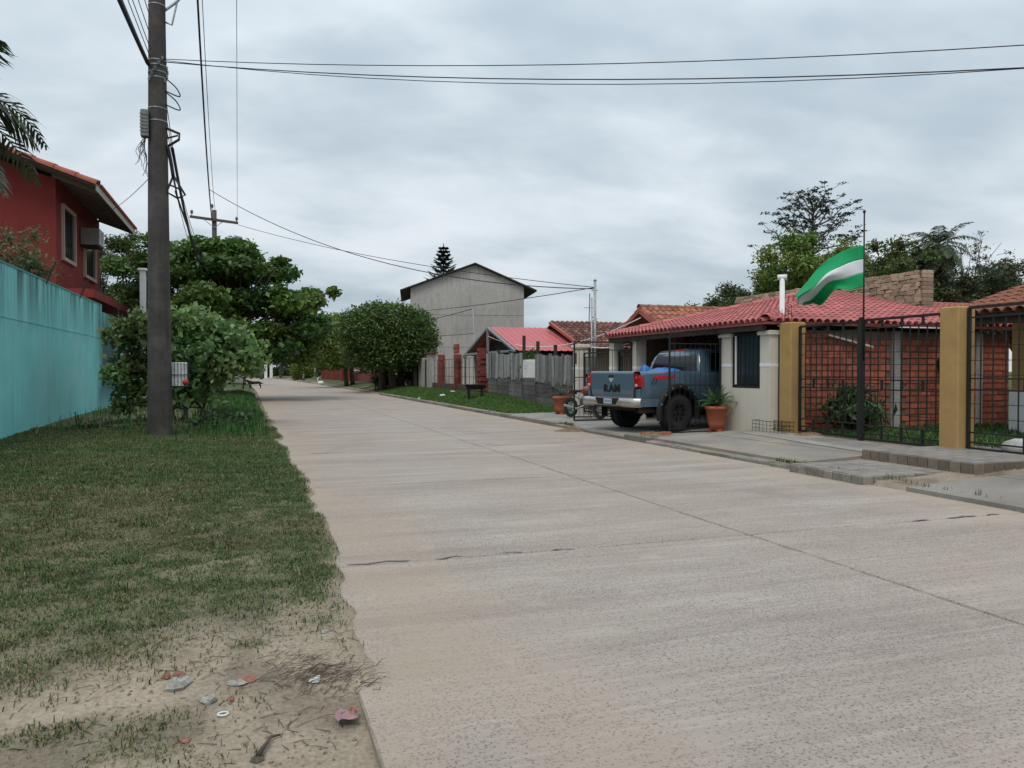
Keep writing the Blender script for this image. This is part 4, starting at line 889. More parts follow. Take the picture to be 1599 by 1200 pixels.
leaf('iron railing between the cream posts nearest the carport', (10.55, 21.1), (10.55, 20.08), .15, 2.1, 9, (.5,), (.05,), (.93,), name='iron_railing', cat='railing')
leaf('iron railing beside the wide cream post', (10.55, 23.7), (10.55, 21.5), .15, 2.1, 18, (.5,), (.05,), (.93,), name='iron_railing', cat='railing')
sp_ = thing('spike_cluster', 'rusty spikes and hoop on top of the left ochre pillar', 'spikes', (10.74, 13.42, 2.52))
for k in range(4): bar('spike', M_iron, sp_, (-.15, -.15 + k*.1, 0), (-.16, -.16 + k*.1, .34 - .05*(k % 2)), .010)
MB().tube([(-.1, -.15, 0), (-.1, -.12, .14), (-.1, 0, .19), (-.1, .12, .14), (-.1, .15, 0)], .008, 4).build('hoop', M_iron, sp_)
# ------------------------------------------------------------------ flag
fp = thing('flag_pole', 'thin dark flag pole fixed to the gate post', 'flag pole', (10.70, 11.40, 2.3)); MB().lathe([(.018, -.6), (.014, 2.12)], 8).build('pole', M_iron, fp, True); MB().lathe([(.022, 0), (.03, .03), (.0, .06)], 8, (0, 0, 2.12)).build('finial', M_iron, fp, True)
fl = thing('flag', 'green and white striped flag blowing left from the thin pole', 'flag', (10.69, 11.40, 3.05))
M_fg = mat('flag_green', (0.012, 0.40, 0.145), 0.75, 0.06, 4, 0.05, 200, trans=0.25); M_fw = mat('flag_white', (0.78, 0.79, 0.82), 0.75, 0.04, 4, 0.05, 200, trans=0.25)
fd = Vector((-.80, .60, 0)); fn = Vector((.60, .80, 0))
FL_N = 60
_fp = [(0.0, 0.0, 0.0)]
for k in range(1, FL_N+1):
    ph = math.radians(8 + 46*k/FL_N); q = _fp[-1]; _fp.append((q[0] + 1.30/FL_N*math.cos(ph), q[1] - 1.30/FL_N*math.sin(ph), ph))
def fpt(s, h):
    """s along the fly 0..1, h down the hoist 0..1: the fly swings down and its lower edge gathers into folds"""
    i = min(int(s*FL_N), FL_N-1); f_ = s*FL_N - i; a, b = _fp[i], _fp[i+1]
    x = a[0] + (b[0]-a[0])*f_; z = a[1] + (b[1]-a[1])*f_; ph = a[2] + (b[2]-a[2])*f_
    o = (.5 - h)*.76*(1 - .50*smooth01(.1, .8, s))
    x -= o*math.sin(ph)*-1.0*1.0; z += o*math.cos(ph)
    x, z = x, z
    off = .16*s*math.sin(7*s + 2.5*h) + .20*smooth01(.2, .6, s)*math.sin(7.5*h + 3.2*s) + .05*math.sin(15*s + 4*h)*s + .10*s*math.sin(10*s + 6.5*h)
    z += s*(.045*math.sin(13*s + 1.5)*(.4 + h) - .10*smooth01(.45, .75, s)*(1 - smooth01(.75, 1, s))*h); x += .05*s*math.sin(8*h + 4*s)
    return fd*x + fn*off*1.25 + Vector((0, 0, z + .39))
for i, (a, b) in enumerate(((0, 1/3), (1/3, 2/3), (2/3, 1))):
    mb = MB(); mb.grid([[fpt(s/40, a + (b-a)*k/10) for k in range(11)] for s in range(41)]); o = mb.build('stripe', M_fw if i == 1 else M_fg, fl, True)
    sol = o.modifiers.new('thickness', 'SOLIDIFY'); sol.thickness = .003
# ------------------------------------------------------------------ ochre house at the right edge
oh = thing('ochre_house', 'ochre house with tiled eaves at the right edge of the picture', 'house')
MB().box((15.3, 3, .1), (21, 12.1, 2.9)).build('wall', M_ochre, oh); MB().box((15.27, 3, .1), (15.3, 12.13, 1.08)).build('dado', M_white, oh)
r2 = bar('roof', M_darkwood, oh, (13.75, 3, 2.5), (13.75, 12.2, 2.5), .1, .16)
O2 = Vector((13.6, 12.35, 2.62)); sl2 = Vector((6, 0, 1.75)).normalized()
rr = put('roof', MB().prism([O2, O2 + sl2*6.2, O2 + sl2*6.2 + Vector((0, -9.5, 0)), O2 + Vector((0, -9.5, 0))], (0, 0, -.06)).mesh('roof', M_darkwood), oh)
tile_roof(rr, O2, (0, -1, 0), sl2, [(0, 0), (9.5, 0), (9.5, 6.2), (0, 6.2)], .24, .4, M_tileclay, 200, base=False)
for k in range(8): bar('rafter', M_darkwood, oh, (13.7, 12.1 - k*.7, 2.55), (15.4, 12.1 - k*.7, 3.03), .08, .12)
# plants inside the gate
cl = clumps_in((0, 0, .45), (.6, .6, .35), 10, .3, .45, .9, .3)
tree('garden_shrub', 'dark strappy leaved shrub behind the left gate leaf', 'shrub', (12.1, 13.2, .2), .2, .03, cl, 420, .30, M_leafA, (0.055, 0.095, 0.038), aspect=.18, up=.2, var=.35)
wk = thing('white_sack', 'white lumpy sack lying inside the gate at the right edge', 'sack', (11.2, 8.62, .22)); 
def lump(name, m, parent, c, r, seed, n=14, rough=.18):
    r_ = random.Random(seed); mb = MB(); P = []
    for i in range(n//2+1):
        th_ = math.pi*i/(n//2); P.append([(c[0] + r[0]*math.sin(th_)*math.cos(2*math.pi*k/n)*(1+r_.uniform(-rough, rough)), c[1] + r[1]*math.sin(th_)*math.sin(2*math.pi*k/n)*(1+r_.uniform(-rough, rough)), c[2] + r[2]*math.cos(th_)*(1+r_.uniform(-rough, rough)*.5)) for k in range(n)])
    for row in P: row.append(row[0])
    mb.grid(P); return mb.build(name, m, parent, True)
lump('body', mat('sack_cloth', (0.55, 0.53, 0.50), 0.9, 0.2, 9, bump=.6, bscale=8), wk, (0, 0, .1), (.22, .4, .14), 3)
# ------------------------------------------------------------------ pickup truck
M_paint = mat('slate_blue_paint', (0.066, 0.115, 0.160), 0.25, 0.05, 3, 0.04, 80, spec=0.5, coat=0.8, grime=0.25, grime_col=(0.11, 0.125, 0.135), grime_scale=2)
M_rubber = mat('tyre_rubber', (0.030, 0.030, 0.031), 0.85, 0.2, 9, 0.2, 60, spec=0.2, grime=0.6, grime_col=(0.065, 0.058, 0.05), grime_scale=5)
M_chrome = mat('dusty_chrome', (0.50, 0.47, 0.43), 0.32, 0.12, 4, 0.1, 50, metal=0.75, grime=0.6, grime_col=(0.28, 0.23, 0.18), grime_scale=3)
M_blackpl = mat('black_plastic', (0.014, 0.014, 0.015), 0.6, 0.15, 8, spec=0.3)
M_tail = mat('tail_lamp_red', (0.33, 0.010, 0.014), 0.15, 0.2, 14, spec=0.6, coat=0.5)
M_dgl = glass_mat('dark_car_glass', (0.008, 0.009, 0.011), 0.05)
tk = thing('pickup_truck', 'slate blue pickup truck with fat tyres parked nose in at the carport', 'pickup truck', (8.04, 16.50, 0.085), math.atan2(.24, .97))
def arch(x):
    b = .66
    for c in (1.22, 4.78):
        if abs(x-c) < .57: b = max(b, .43 + math.sqrt(.57**2 - (x-c)**2))
    return b
def topz(x): return 1.41 if x < 2.02 else (1.38 if x < 4.35 else 1.36 - .16*((x-4.35)/1.4)**2)
YP = [(.5, .90), (.66, .93), (.85, .975), (1.0, .985), (1.15, .985), (1.28, .965), (1.36, .945), (1.42, .915)]
def yz(z):
    for (a, b), (c, d) in zip(YP, YP[1:]):
        if z <= c: return b + (d-b)*max(0, (z-a)/(c-a))
    return YP[-1][1]
xs_ = sorted(set([round(.1 + 5.6*i/80, 3) for i in range(81)] + [.65, 1.79, 4.21, 5.35]))
def side(s):
    mb = MB(); P = []
    for x in xs_:
        b, t_ = arch(x), topz(x); taper = 1 - .10*max(0, (x-5.0)/.7)**2 - .03*max(0, (.4-x)/.3)**2
        row = [(x, s*yz(b + (t_-b)*k/9)*taper, b + (t_-b)*k/9) for k in range(10)]
        row.append((x, s*(yz(t_)*taper - .09), t_ - .002)); row.append((x, s*(yz(t_)*taper - .095), t_ - .25 if x < 2.02 else t_ - .03)); P.append(row)
    return mb.grid(P if s < 0 else [r[::-1] for r in P])
for s in (-1, 1): side(s).build('body_side', M_paint, tk, True)
mb = MB(); mb.box((.12, -.84, .80), (2.0, .84, .86)); mb.build('bed_floor', M_blackpl, tk)
for s in (-1, 1): MB().box((.12, s*.80 - .02, .86), (2.0, s*.80 + .02, 1.38)).build('bed_liner', M_blackpl, tk)
# hood, nose and underbody
mb = MB(); mb.grid([[(x, y, topz(x) + .05*(1-(y/.9)**2) - .12*max(0, (x-5.3)/.4)**2) for y in np.linspace(-.86, .86, 9)] for x in np.linspace(4.3, 5.7, 8)]); mb.build('hood', M_paint, tk, True)
MB().box((5.62, -.86, .62), (5.74, .86, 1.18)).build('front_end', M_chrome, tk); MB().box((.3, -.5, .48), (5.5, .5, .64)).build('chassis', M_blackpl, tk)
MB().box((.25, -.86, .62), (5.6, .86, .7)).build('underbody', M_blackpl, tk)
# tailgate
mb = MB(); P = []
for z, x in ((.80, .05), (.86, .022), (1.0, .012), (1.2, .012), (1.32, .0), (1.385, -.008), (1.41, .03), (1.41, .10), (.80, .12)):
    P.append([(x + .012*abs(y/.8)**3, y, z) for y in np.linspace(-.785, .785, 9)])
mb.grid(P); tg_ = mb.build('tailgate', M_paint, tk, True)
for s in (-1, 1): bar('gap', M_blackpl, tg_, (.03, s*.79, .81), (.03, s*.79, 1.40), .012, .05)
MB().cbox((-.008, -.09, 1.275), (.012, .09, 1.325), .004).build('handle', M_blackpl, tg_)
em = MB().prism([(-.004, y, z) for y, z in ((0, 1.155), (-.03, 1.175), (-.045, 1.215), (-.07, 1.20), (-.075, 1.235), (-.045, 1.26), (0, 1.245), (.045, 1.26), (.075, 1.235), (.07, 1.20), (.045, 1.215), (.035, 1.17))], (.02, 0, 0)); em.build('emblem', mat('bright_emblem', (0.75, 0.75, 0.75), 0.25, 0.05, 5, metal=0.6), tg_)
M_letter = mat('black_letter', (0.012, 0.012, 0.013), 0.5)
for i, chx in enumerate('RAM'):
    cu = bpy.data.curves.new('letter', 'FONT'); cu.body = chx; cu.size = .235; cu.extrude = .006; cu.offset = .012; cu.align_x = 'CENTER'
    tmp = bpy.data.objects.new('tmp', cu); COL.objects.link(tmp); bpy.context.view_layer.update()
    me = bpy.data.meshes.new_from_object(tmp.evaluated_get(bpy.context.evaluated_depsgraph_get())); bpy.data.objects.remove(tmp); bpy.data.curves.remove(cu)
    me.materials.clear(); me.materials.append(M_letter)
    o = put('letter', me, tg_, (.004, .20 - .205*i, .935)); o.rotation_euler = Matrix(((0, 0, -1), (-1, 0, 0), (0, 1, 0))).to_euler(); o.scale = (1.1, 1, 1)
for s in (-1, 1):
    a = [(.02, .80, 1.02), (.02, .93, 1.05), (.16, .972, 1.05), (.16, .966, 1.30), (.02, .93, 1.33), (.02, .80, 1.37)]
    mb = MB(); mb.add([(x, s*y, z) for x, y, z in a] + [(x+.06, s*(y-.05), z) for x, y, z in a], [(0, 1, 4, 5)[::s], (1, 2, 3, 4)[::s]] + [(k, (k+1) % 6, 6+(k+1) % 6, 6+k)[::-s] for k in range(6)])
    tl_ = mb.build('tail_lamp', M_tail, tk)
    MB().box((.012, min(s*.825, s*.90), 1.065), (.021, max(s*.825, s*.90), 1.12)).build('reverse_lens', mat('lamp_lens', (0.5, 0.42, 0.36), 0.3), tl_)
    MB().lathe([(.048, -.004), (.04, .0), (.03, .003)], 14, (.017, s*.865, 1.25), 'x').build('lens_ring', mat('lamp_ring', (0.5, 0.03, 0.03), 0.2), tl_, True)
for s in (-1, 1): MB().cbox((.04, min(s*.795, s*.935), .66), (.14, max(s*.795, s*.935), 1.015), .012).build('corner_post', M_paint, tk)
# rear bumper
mb = MB(); P = []
ysb = [-1.0, -.99, -.95, -.8, -.5, -.32, .32, .5, .8, .95, .99, 1.0]
for z, k in ((.585, .05), (.60, 0), (.68, -.02), (.77, -.01), (.80, .03), (.80, .2)):
    P.append([(-.12 + k + (.16 if abs(y) > .985 else .03 if abs(y) > .94 else 0), y, z + (.0 if abs(y) > .4 else 0)) for y in ysb])
mb.grid(P); bp = mb.build('rear_bumper', M_chrome, tk, True)
for s in (-1, 1): MB().grid([[(x, s*.995, z) for z in (.60, .69, .79)] for x in (.03, .3, .6)]).build('bumper_return', M_paint, tk)
MB().prism([(-.145, -.42, .79), (-.145, -.32, .635), (-.145, .32, .635), (-.145, .42, .79)], (.02, 0, 0)).build('plate_recess', M_blackpl, bp)
pt_ = MB().box((-.156, -.20, .655), (-.147, .09, .775)).build('number_plate', mat('plate_white', (0.42, 0.48, 0.58), 0.5, 0.1, 8), bp)
for k in range(6): MB().box((-.159, -.18 + k*.042, .69), (-.1565, -.155 + k*.042, .745)).build('plate_mark', mat('plate_mark_blue', (0.12, 0.16, 0.28), 0.5), pt_)
MB().box((-.13, -.5, .575), (.1, .5, .592)).build('bumper_step', M_blackpl, bp)
# cab
cab = MB(); sec = [(2.03, 1.36, .93, 1.36), (2.05, 1.55, .87, 0), (2.12, 1.78, .80, 0), (2.2, 1.90, .745, 0)]
def ring(x, zb, zt, yb, yt): return [(x, -yb, zb), (x, -yt, zt - .03), (x, -yt + .08, zt), (x, 0, zt + .025), (x, yt - .08, zt), (x, yt, zt - .03), (x, yb, zb)]
P = [ring(2.03, 1.30, 1.42, .93, .91), ring(2.06, 1.30, 1.62, .93, .85), ring(2.13, 1.30, 1.80, .93, .79), ring(2.24, 1.30, 1.925, .93, .745), ring(2.6, 1.30, 1.985, .93, .73), ring(3.2, 1.30, 1.99, .93, .73), ring(3.6, 1.30, 1.955, .93, .73), ring(3.8, 1.30, 1.88, .93, .755), ring(4.2, 1.30, 1.62, .93, .84), ring(4.55, 1.30, 1.36, .93, .91)]
cab.grid(P); cab.add(P[0], [tuple(range(7))]); cab.build('cab', M_paint, tk, True)
def xat(z): return 2.03 + (.03*(z-1.42)/.2 if z < 1.62 else .03 + .07*(z-1.62)/.18 if z < 1.80 else .10 + .11*(z-1.80)/.125)
mb = MB(); P = []
for z in (1.43, 1.5, 1.6, 1.7, 1.78, 1.85):
    hw = (.80 if z < 1.5 else .78) - .33*max(0, z-1.45)**1.3; P.append([(xat(z) - .012, y, z) for y in np.linspace(-hw, hw, 7)])
mb.grid(P); rw = mb.build('rear_window', M_dgl, tk, True)
bar('third_lamp', M_tail, tk, (2.235, -.2, 1.925), (2.235, .2, 1.925), .03, .06)
for s in (-1, 1):
    def pl_(x, z):
        t_ = (z-1.38)/(1.93-1.38); return (x, s*(.925 - .17*t_ + .012 - .03*(t_-.5)**2), z)
    for poly in ([(2.33, 1.44), (2.92, 1.44), (2.92, 1.87), (2.45, 1.86)], [(3.02, 1.44), (4.28, 1.42), (3.78, 1.80), (3.55, 1.875), (3.02, 1.88)]):
        mb = MB(); mb.add([pl_(x, z) for x, z in poly], [tuple(range(len(poly)))[::s]]); mb.build('side_window', M_dgl, tk)
    for x0, x1 in ((2.28, 2.97), (2.98, 4.30)):
        d_ = MB(); d_.tube([(x0, s*(yz(.75)+.004), .75), (x0, s*(yz(1.05)+.004), 1.05), (x0, s*(yz(1.36)+.004), 1.36)], .006, 4); dd = d_.build('door', M_blackpl, tk)
        MB().cbox((x1-.24, min(s*.975, s*1.012), 1.16), (x1-.06, max(s*.975, s*1.012), 1.21), .008).build('handle', M_blackpl, dd)
    mm = MB().cbox((4.05, min(s*.95, s*1.2), 1.40), (4.2, max(s*.95, s*1.2), 1.66), .03).build('mirror', M_blackpl, tk)
    # wide bolted flares over both axles
    for c in (1.22, 4.78):
        P = []
        for k in range(21):
            a = math.radians(-14 + 208*k/20); q = []
            for (r_, yy) in ((.565, .93), (.57, 1.05), (.60, 1.065), (.665, 1.04), (.70, .985)): q.append((c + r_*math.cos(a), s*yy, .43 + r_*math.sin(a)))
            P.append(q)
        fr = MB().grid(P if s > 0 else [r[::-1] for r in P]).build('fender_flare', M_blackpl, tk, True)
        for k in range(7):
            a = math.radians(20 + 140*k/6); MB().lathe([(.022, 0), (.018, .012), (.0, .014)], 8, (c + .64*math.cos(a), s*1.052 if s > 0 else s*1.052 - .012, .43 + .64*math.sin(a)), 'y').build('bolt', M_steel, fr)
    # decal: torn red flash with two black slashes
    dc = MB(); q = [(.42, 1.275), (.50, 1.315), (1.15, 1.31), (1.15, 1.25), (.86, 1.25), (.80, 1.215), (.70, 1.235), (.62, 1.20), (.58, 1.25), (.48, 1.25)]
    dc.add([(x, s*(yz(z) + .006), z) for x, z in q], [tuple(range(len(q)))[::-s]]); dco = dc.build('decal', mat('decal_red', (0.45, 0.02, 0.03), 0.4), tk)
    for x in (.44, .54):
        b_ = MB(); q = [(x, 1.235), (x+.03, 1.235), (x-.05, 1.11), (x-.07, 1.11)]; b_.add([(a, s*(yz(z)+.006), z) for a, z in q], [(0, 1, 2, 3)[::-s]]); b_.build('slash', M_letter, dco)
    b_ = MB().cbox((1.95, min(s*.86, s*1.0), .50), (4.1, max(s*.86, s*1.0), .56), .015).build('side_step', M_blackpl, tk)
ty = MB(); ty.lathe([(.22, -.15), (.30, -.165), (.36, -.165), (.405, -.145), (.425, -.10), (.43, 0), (.425, .10), (.405, .145), (.36, .165), (.30, .165), (.22, .15), (.22, -.15)], 36, (0, 0, 0), 'y', False)
for k in range(36):
    a = 2*math.pi*k/36
    for s in (-1, 1):
        c_, s_ = math.cos(a + .04*s), math.sin(a + .04*s); t1, t2 = (-s_, c_), (c_, s_); vv = []
        for dy in (.06, .155):
            for r_ in (.415, .447 if dy < .1 else .43):
                for w_ in (-.022, .022): vv.append((t2[0]*r_ + t1[0]*w_, s*dy, t2[1]*r_ + t1[1]*w_))
        ty.add(vv, [(2, 3, 7, 6), (0, 2, 6, 4), (1, 5, 7, 3), (4, 6, 7, 5), (0, 1, 3, 2)])
tym = ty.mesh('tyre', M_rubber); rim = MB().lathe([(.235, -.12), (.235, .12), (.20, .13), (.19, .06), (.10, .05), (.06, .09), (.0, .09)], 24, (0, 0, 0), 'y'); 
for k in range(8):
    a = 2*math.pi*k/8; rim.beam((.06*math.cos(a), .08, .06*math.sin(a)), (.2*math.cos(a), .11, .2*math.sin(a)), .05, .02)
rimm = rim.mesh('rim', mat('black_rim', (0.045, 0.045, 0.047), 0.4, 0.2, 8, spec=.5, metal=.3))
for x in (1.22, 4.78):
    for s in (-1, 1):
        we = put('wheel', MB().lathe([(.05, -.16), (.05, .1)], 10, (0, 0, 0), 'y').mesh('wheel', M_blackpl), tk, (x, s*.88, .43), (0, 0, math.pi if s < 0 else 0)); put('tyre', tym, we); put('rim', rimm, we)
MB().tube([(1.22, -.8, .43), (1.22, -.12, .45), (1.22, 0, .43), (1.22, .12, .45), (1.22, .8, .43)], [.05, .06, .16, .06, .05], 12).build('axle', M_blackpl, tk, True)
MB().tube([(.35, -.62, .50), (.9, -.62, .50)], .07, 10).build('exhaust', mat('rusty_exhaust', (0.09, 0.06, 0.045), 0.8), tk, True); MB().box((.7, -.45, .40), (1.05, -.05, .62)).build('spare_carrier', M_blackpl, tk)
bg_ = thing('tarp_bundle', 'bright blue plastic tarpaulin bundle in the pickup bed', 'tarpaulin', (9.55, 16.62, .95), .25)
M_tarp = mat('blue_tarpaulin', (0.025, 0.14, 0.42), 0.4, 0.2, 7, 0.1, 50, bump=.8, bscale=7, spec=.5)
lump('bundle', M_tarp, bg_, (0, 0, .42), (.62, .45, .22), 5, 18, .12); lump('fold', M_tarp, bg_, (-.35, .32, .5), (.16, .14, .20), 8, 12, .3); MB().box((-.5, -.4, -.005), (.5, .4, .35)).build('load', M_tarp, bg_)
# ------------------------------------------------------------------ motorcycle
M_redpaint = mat('red_motorcycle_paint', (0.22, 0.012, 0.016), 0.3, 0.05, 5, coat=.5, spec=.5)
def motorcycle(label, loc, rz):
    t = thing('motorcycle', label, 'motorcycle', loc, rz)
    wt = MB().lathe([(.20, -.03), (.25, -.045), (.29, -.035), (.30, 0), (.29, .035), (.25, .045), (.20, .03), (.20, -.03)], 26, (0, 0, 0), 'y', False).mesh('tyre', M_rubber)
    rm = MB().lathe([(.205, -.02), (.205, .02)], 24, (0, 0, 0), 'y')
    for k in range(6): a = math.pi*k/3; rm.beam((0, 0, 0), (.2*math.cos(a), 0, .2*math.sin(a)), .02)
    rmm = rm.mesh('rim', M_blackpl)
    for x in (-.65, .65):
        h = put('wheel', MB().lathe([(.05, -.06), (.05, .06)], 10, (0, 0, 0), 'y').mesh('wheel', M_steel), t, (x, 0, .30)); put('tyre', wt, h)
        rg = put('rim', MB().lathe([(.215, -.025), (.215, .025), (.19, .025), (.19, -.025), (.215, -.025)], 22, (0, 0, 0), 'y', False).mesh('rim', M_blackpl), h)
        for k in range(6): a = math.pi*k/3 + .2; bar('spoke', M_steel, h, (0, 0, 0), (.2*math.cos(a), 0, .2*math.sin(a)), .016)
    for s in (-1, 1): MB().tube([(.65, s*.07, .30), (.42, s*.07, .98)], .022, 8).build('fork', M_steel, t, True)
    P = [[(.60 + .33*math.cos(a), y, .32 + .33*math.sin(a)) for y in (-.06, 0, .06)] for a in np.linspace(.3, 2.3, 10)]; MB().grid(P).build('front_mudguard', M_redpaint, t, True)
    lump('fuel_tank', M_redpaint, t, (.1, 0, .82), (.28, .15, .13), 2, 14, .03); MB().cbox((-.62, -.12, .76), (-.08, .12, .84), .03).build('seat', M_blackpl, t)
    MB().cbox((-.14, -.13, .30), (.24, .13, .62), .05).build('engine', mat('engine_alloy', (0.10, 0.10, 0.10), 0.5, 0.2, 9, metal=.5), t); MB().lathe([(.06, -.05), (.09, 0), (.095, .06), (.0, .07)], 14, (.52, 0, .95), 'x').build('headlamp', M_steel, t, True)
    MB().tube([(.36, -.36, 1.06), (.42, -.2, 1.08), (.42, 0, 1.02), (.42, .2, 1.08), (.36, .36, 1.06)], .014, 6).build('handlebar', M_blackpl, t, True)
    for s in (-1, 1): MB().tube([(.4, s*.25, 1.08), (.42, s*.3, 1.26)], .006, 5).build('mirror_stalk', M_blackpl, t); MB().lathe([(.05, -.008), (.05, .008)], 12, (.42, s*.32, 1.28), 'x').build('mirror', M_blackpl, t)
    MB().cbox((-.72, -.1, .70), (-.45, .1, .80), .03).build('tail_cowl', M_redpaint, t); MB().tube([(.1, -.13, .38), (-.2, -.16, .28), (-.75, -.16, .36)], [.025, .03, .045], 8).build('exhaust', M_steel, t, True); MB().tube([(-.65, .08, .30), (-.1, .1, .40)], .02, 6).build('swing_arm', M_blackpl, t); MB().tube([(-.1, .0, .5), (.36, 0, .95)], .035, 6).build('frame', M_blackpl, t); MB().tube([(0, .12, .32), (-.05, .3, .0)], .012, 5).build('side_stand', M_blackpl, t)
    return t
motorcycle('red motorcycle parked behind the open left carport gate leaf', (9.38, 21.0, .1), math.radians(-72)); motorcycle('far dark motorcycle parked beside the round yellow green bush', (8.35 - 1.2, 118, .06), math.radians(-100))
# ------------------------------------------------------------------ terracotta pots with plants
def pot(label, plabel, loc, kind):
    t = thing('terracotta_pot', label, 'pot', loc); mb = MB(); mb.lathe([(.14, .05), (.165, .05), (.19, .16), (.195, .17), (.195, .19), (.20, .20), (.245, .50), (.265, .50), (.27, .57), (.24, .575), (.23, .50), (.0, .50)], 28); mb.build('body', M_potclay, t, True)
    for a in (.3, 2.4, 4.5): MB().box((-.05, -.05, 0), (.05, .05, .055)).build('foot', M_potclay, t, loc=(.12*math.cos(a), .12*math.sin(a), 0))
    MB().lathe([(.0, .501), (.22, .505)], 16).build('soil', M_darkwood, t)
    p = (loc[0], loc[1], loc[2] + .5)
    if kind: palm('potted_palm', plabel, p, 0.12, .05, 24, .48, .9, 16, .11, .018, (0.06, 0.12, 0.04), M_palmleaf, 'plant', els=(.1, 1.35))
    else: palm('potted_palm', plabel, p, 0.12, .04, 7, .85, 1.3, 10, .22, .04, (0.05, 0.065, 0.05), M_palmleaf, 'plant', els=(.2, 1.3))
pot('terracotta pot with a bushy cycad right of the pickup', 'bushy green cycad growing in the right terracotta pot', (10.02, 15.10, .13), 1); pot('terracotta pot with a wispy palm at the end of the plank fence', 'wispy grey green palm in the left terracotta pot', (9.55, 23.35, .10), 0)
# small wire cage at the pillar foot
wc = thing('wire_cage', 'low rusty wire plant cage at the foot of the cream wall', 'cage', (10.2, 13.05, .2))
for k in range(9):
    y = .02 + k*.12
    for x in (0, .3): bar('wire', M_iron, wc, (x, y, 0), (x, y, .25), .006)
for z in (.01, .09, .17, .25):
    for x in (0, .3): bar('wire', M_iron, wc, (x, 0, z), (x, 1.0, z), .006 if z < .2 else .011)
    for y in (0, 1.0): bar('wire', M_iron, wc, (0, y, z), (.3, y, z), .006)
tree('weed', 'dry dark weed growing inside the wire cage', 'plant', (10.36, 13.2, .2), .08, .01, [(0, 0, .12, .15, .2, .1), (.1, .3, .1, .15, .15, .1)], 700, .06, M_leafB, (0.04, 0.05, 0.03))
# ------------------------------------------------------------------ gabled clay tile house
gh = thing('gabled_house', 'low gabled house with clay tiles behind the carport roof', 'house')
MB().box((13.1, 21.7, 0), (20, 25.2, 2.45)).build('wall', M_interior, gh); MB().prism([(13.1, 21.7, 2.45), (13.1, 25.2, 2.45), (13.1, 23.45, 3.35)], (.12, 0, 0)).build('gable', mat('olive_gable_shade', (0.10, 0.105, 0.09), 0.95), gh)  # gable panel coloured dark to stand for the shaded inside
R0 = Vector((12.45, 23.45, 3.62)); e0 = Vector((12.45, 21.0, 2.48)); sv_ = (R0-e0); r3_ = MB().beam(e0 + Vector((.02, 0, -.06)), R0 + Vector((.02, 0, -.06)), .06, .14).build('roof', M_tileverge, gh)
tile_roof(r3_, e0, (1, 0, 0), sv_, [(0, 0), (8, 0), (8, sv_.length), (0, sv_.length)], .24, .4, M_tileclay, 200); e1 = Vector((12.45, 25.9, 2.48)); tile_roof(r3_, e1, (1, 0, 0), R0-e1, [(0, 0), (8, 0), (8, (R0-e1).length), (0, (R0-e1).length)], .24, .4, M_tileclay, 30)
MB().beam(e1 + Vector((.02, 0, -.06)), R0 + Vector((.02, 0, -.06)), .06, .14).build('verge_board', M_tileverge, r3_); ridge_caps(r3_, R0 + Vector((0, 0, .03)), R0 + Vector((8, 0, .03)), .14, M_tileclay)
dh = thing('dark_roof_house', 'house with aged dark roof tiles behind the red sheet roof', 'house'); MB().box((14.6, 32.4, 0), (20, 39.6, 2.6)).build('wall', M_interior, dh)
R1 = Vector((14.2, 36, 3.9)); e2 = Vector((14.2, 31.8, 2.5)); r4 = bar('roof', M_tileverge, dh, e2 + Vector((-.05, 0, .02)), R1 + Vector((-.05, 0, .02)), .14, .12); tile_roof(put('roof', MB().prism([R1, R1 + Vector((6, 0, 0)), (20.2, 40.2, 2.5), (14.2, 40.2, 2.5)], (0, 0, -.06)).mesh('roof', M_tiledark), dh), e2, (1, 0, 0), R1-e2, [(0, 0), (6, 0), (6, (R1-e2).length), (0, (R1-e2).length)], .27, .42, M_tiledark, 300)
# service mast
ms = thing('service_mast', 'grey steel service mast rising beside the wide cream post', 'mast', (10.85, 23.5, 0)); MB().lathe([(.045, 0), (.045, 4.5)], 10).build('pipe', M_steel, ms, True); MB().lathe([(.03, 0), (.03, 3.95)], 8, (-.12, 0, 0)).build('pipe', M_steel, ms, True); bar('cross_piece', M_steel, ms, (-.12, 0, 4.2), (.1, 0, 4.2), .03); MB().lathe([(.03, 0), (.07, .03), (.0, .1)], 10, (0, 0, 4.5)).build('cap', M_steel, ms, True)
an = thing('antenna', 'thin antenna rod above the dark tiled roof', 'antenna', (15.6, 34.5, 3.4)); bar('rod', M_iron, an, (0, 0, 0), (.05, 0, 1.9), .03); bar('rod', M_iron, an, (-.25, 0, 1.2), (.3, 0, 1.2), .02)
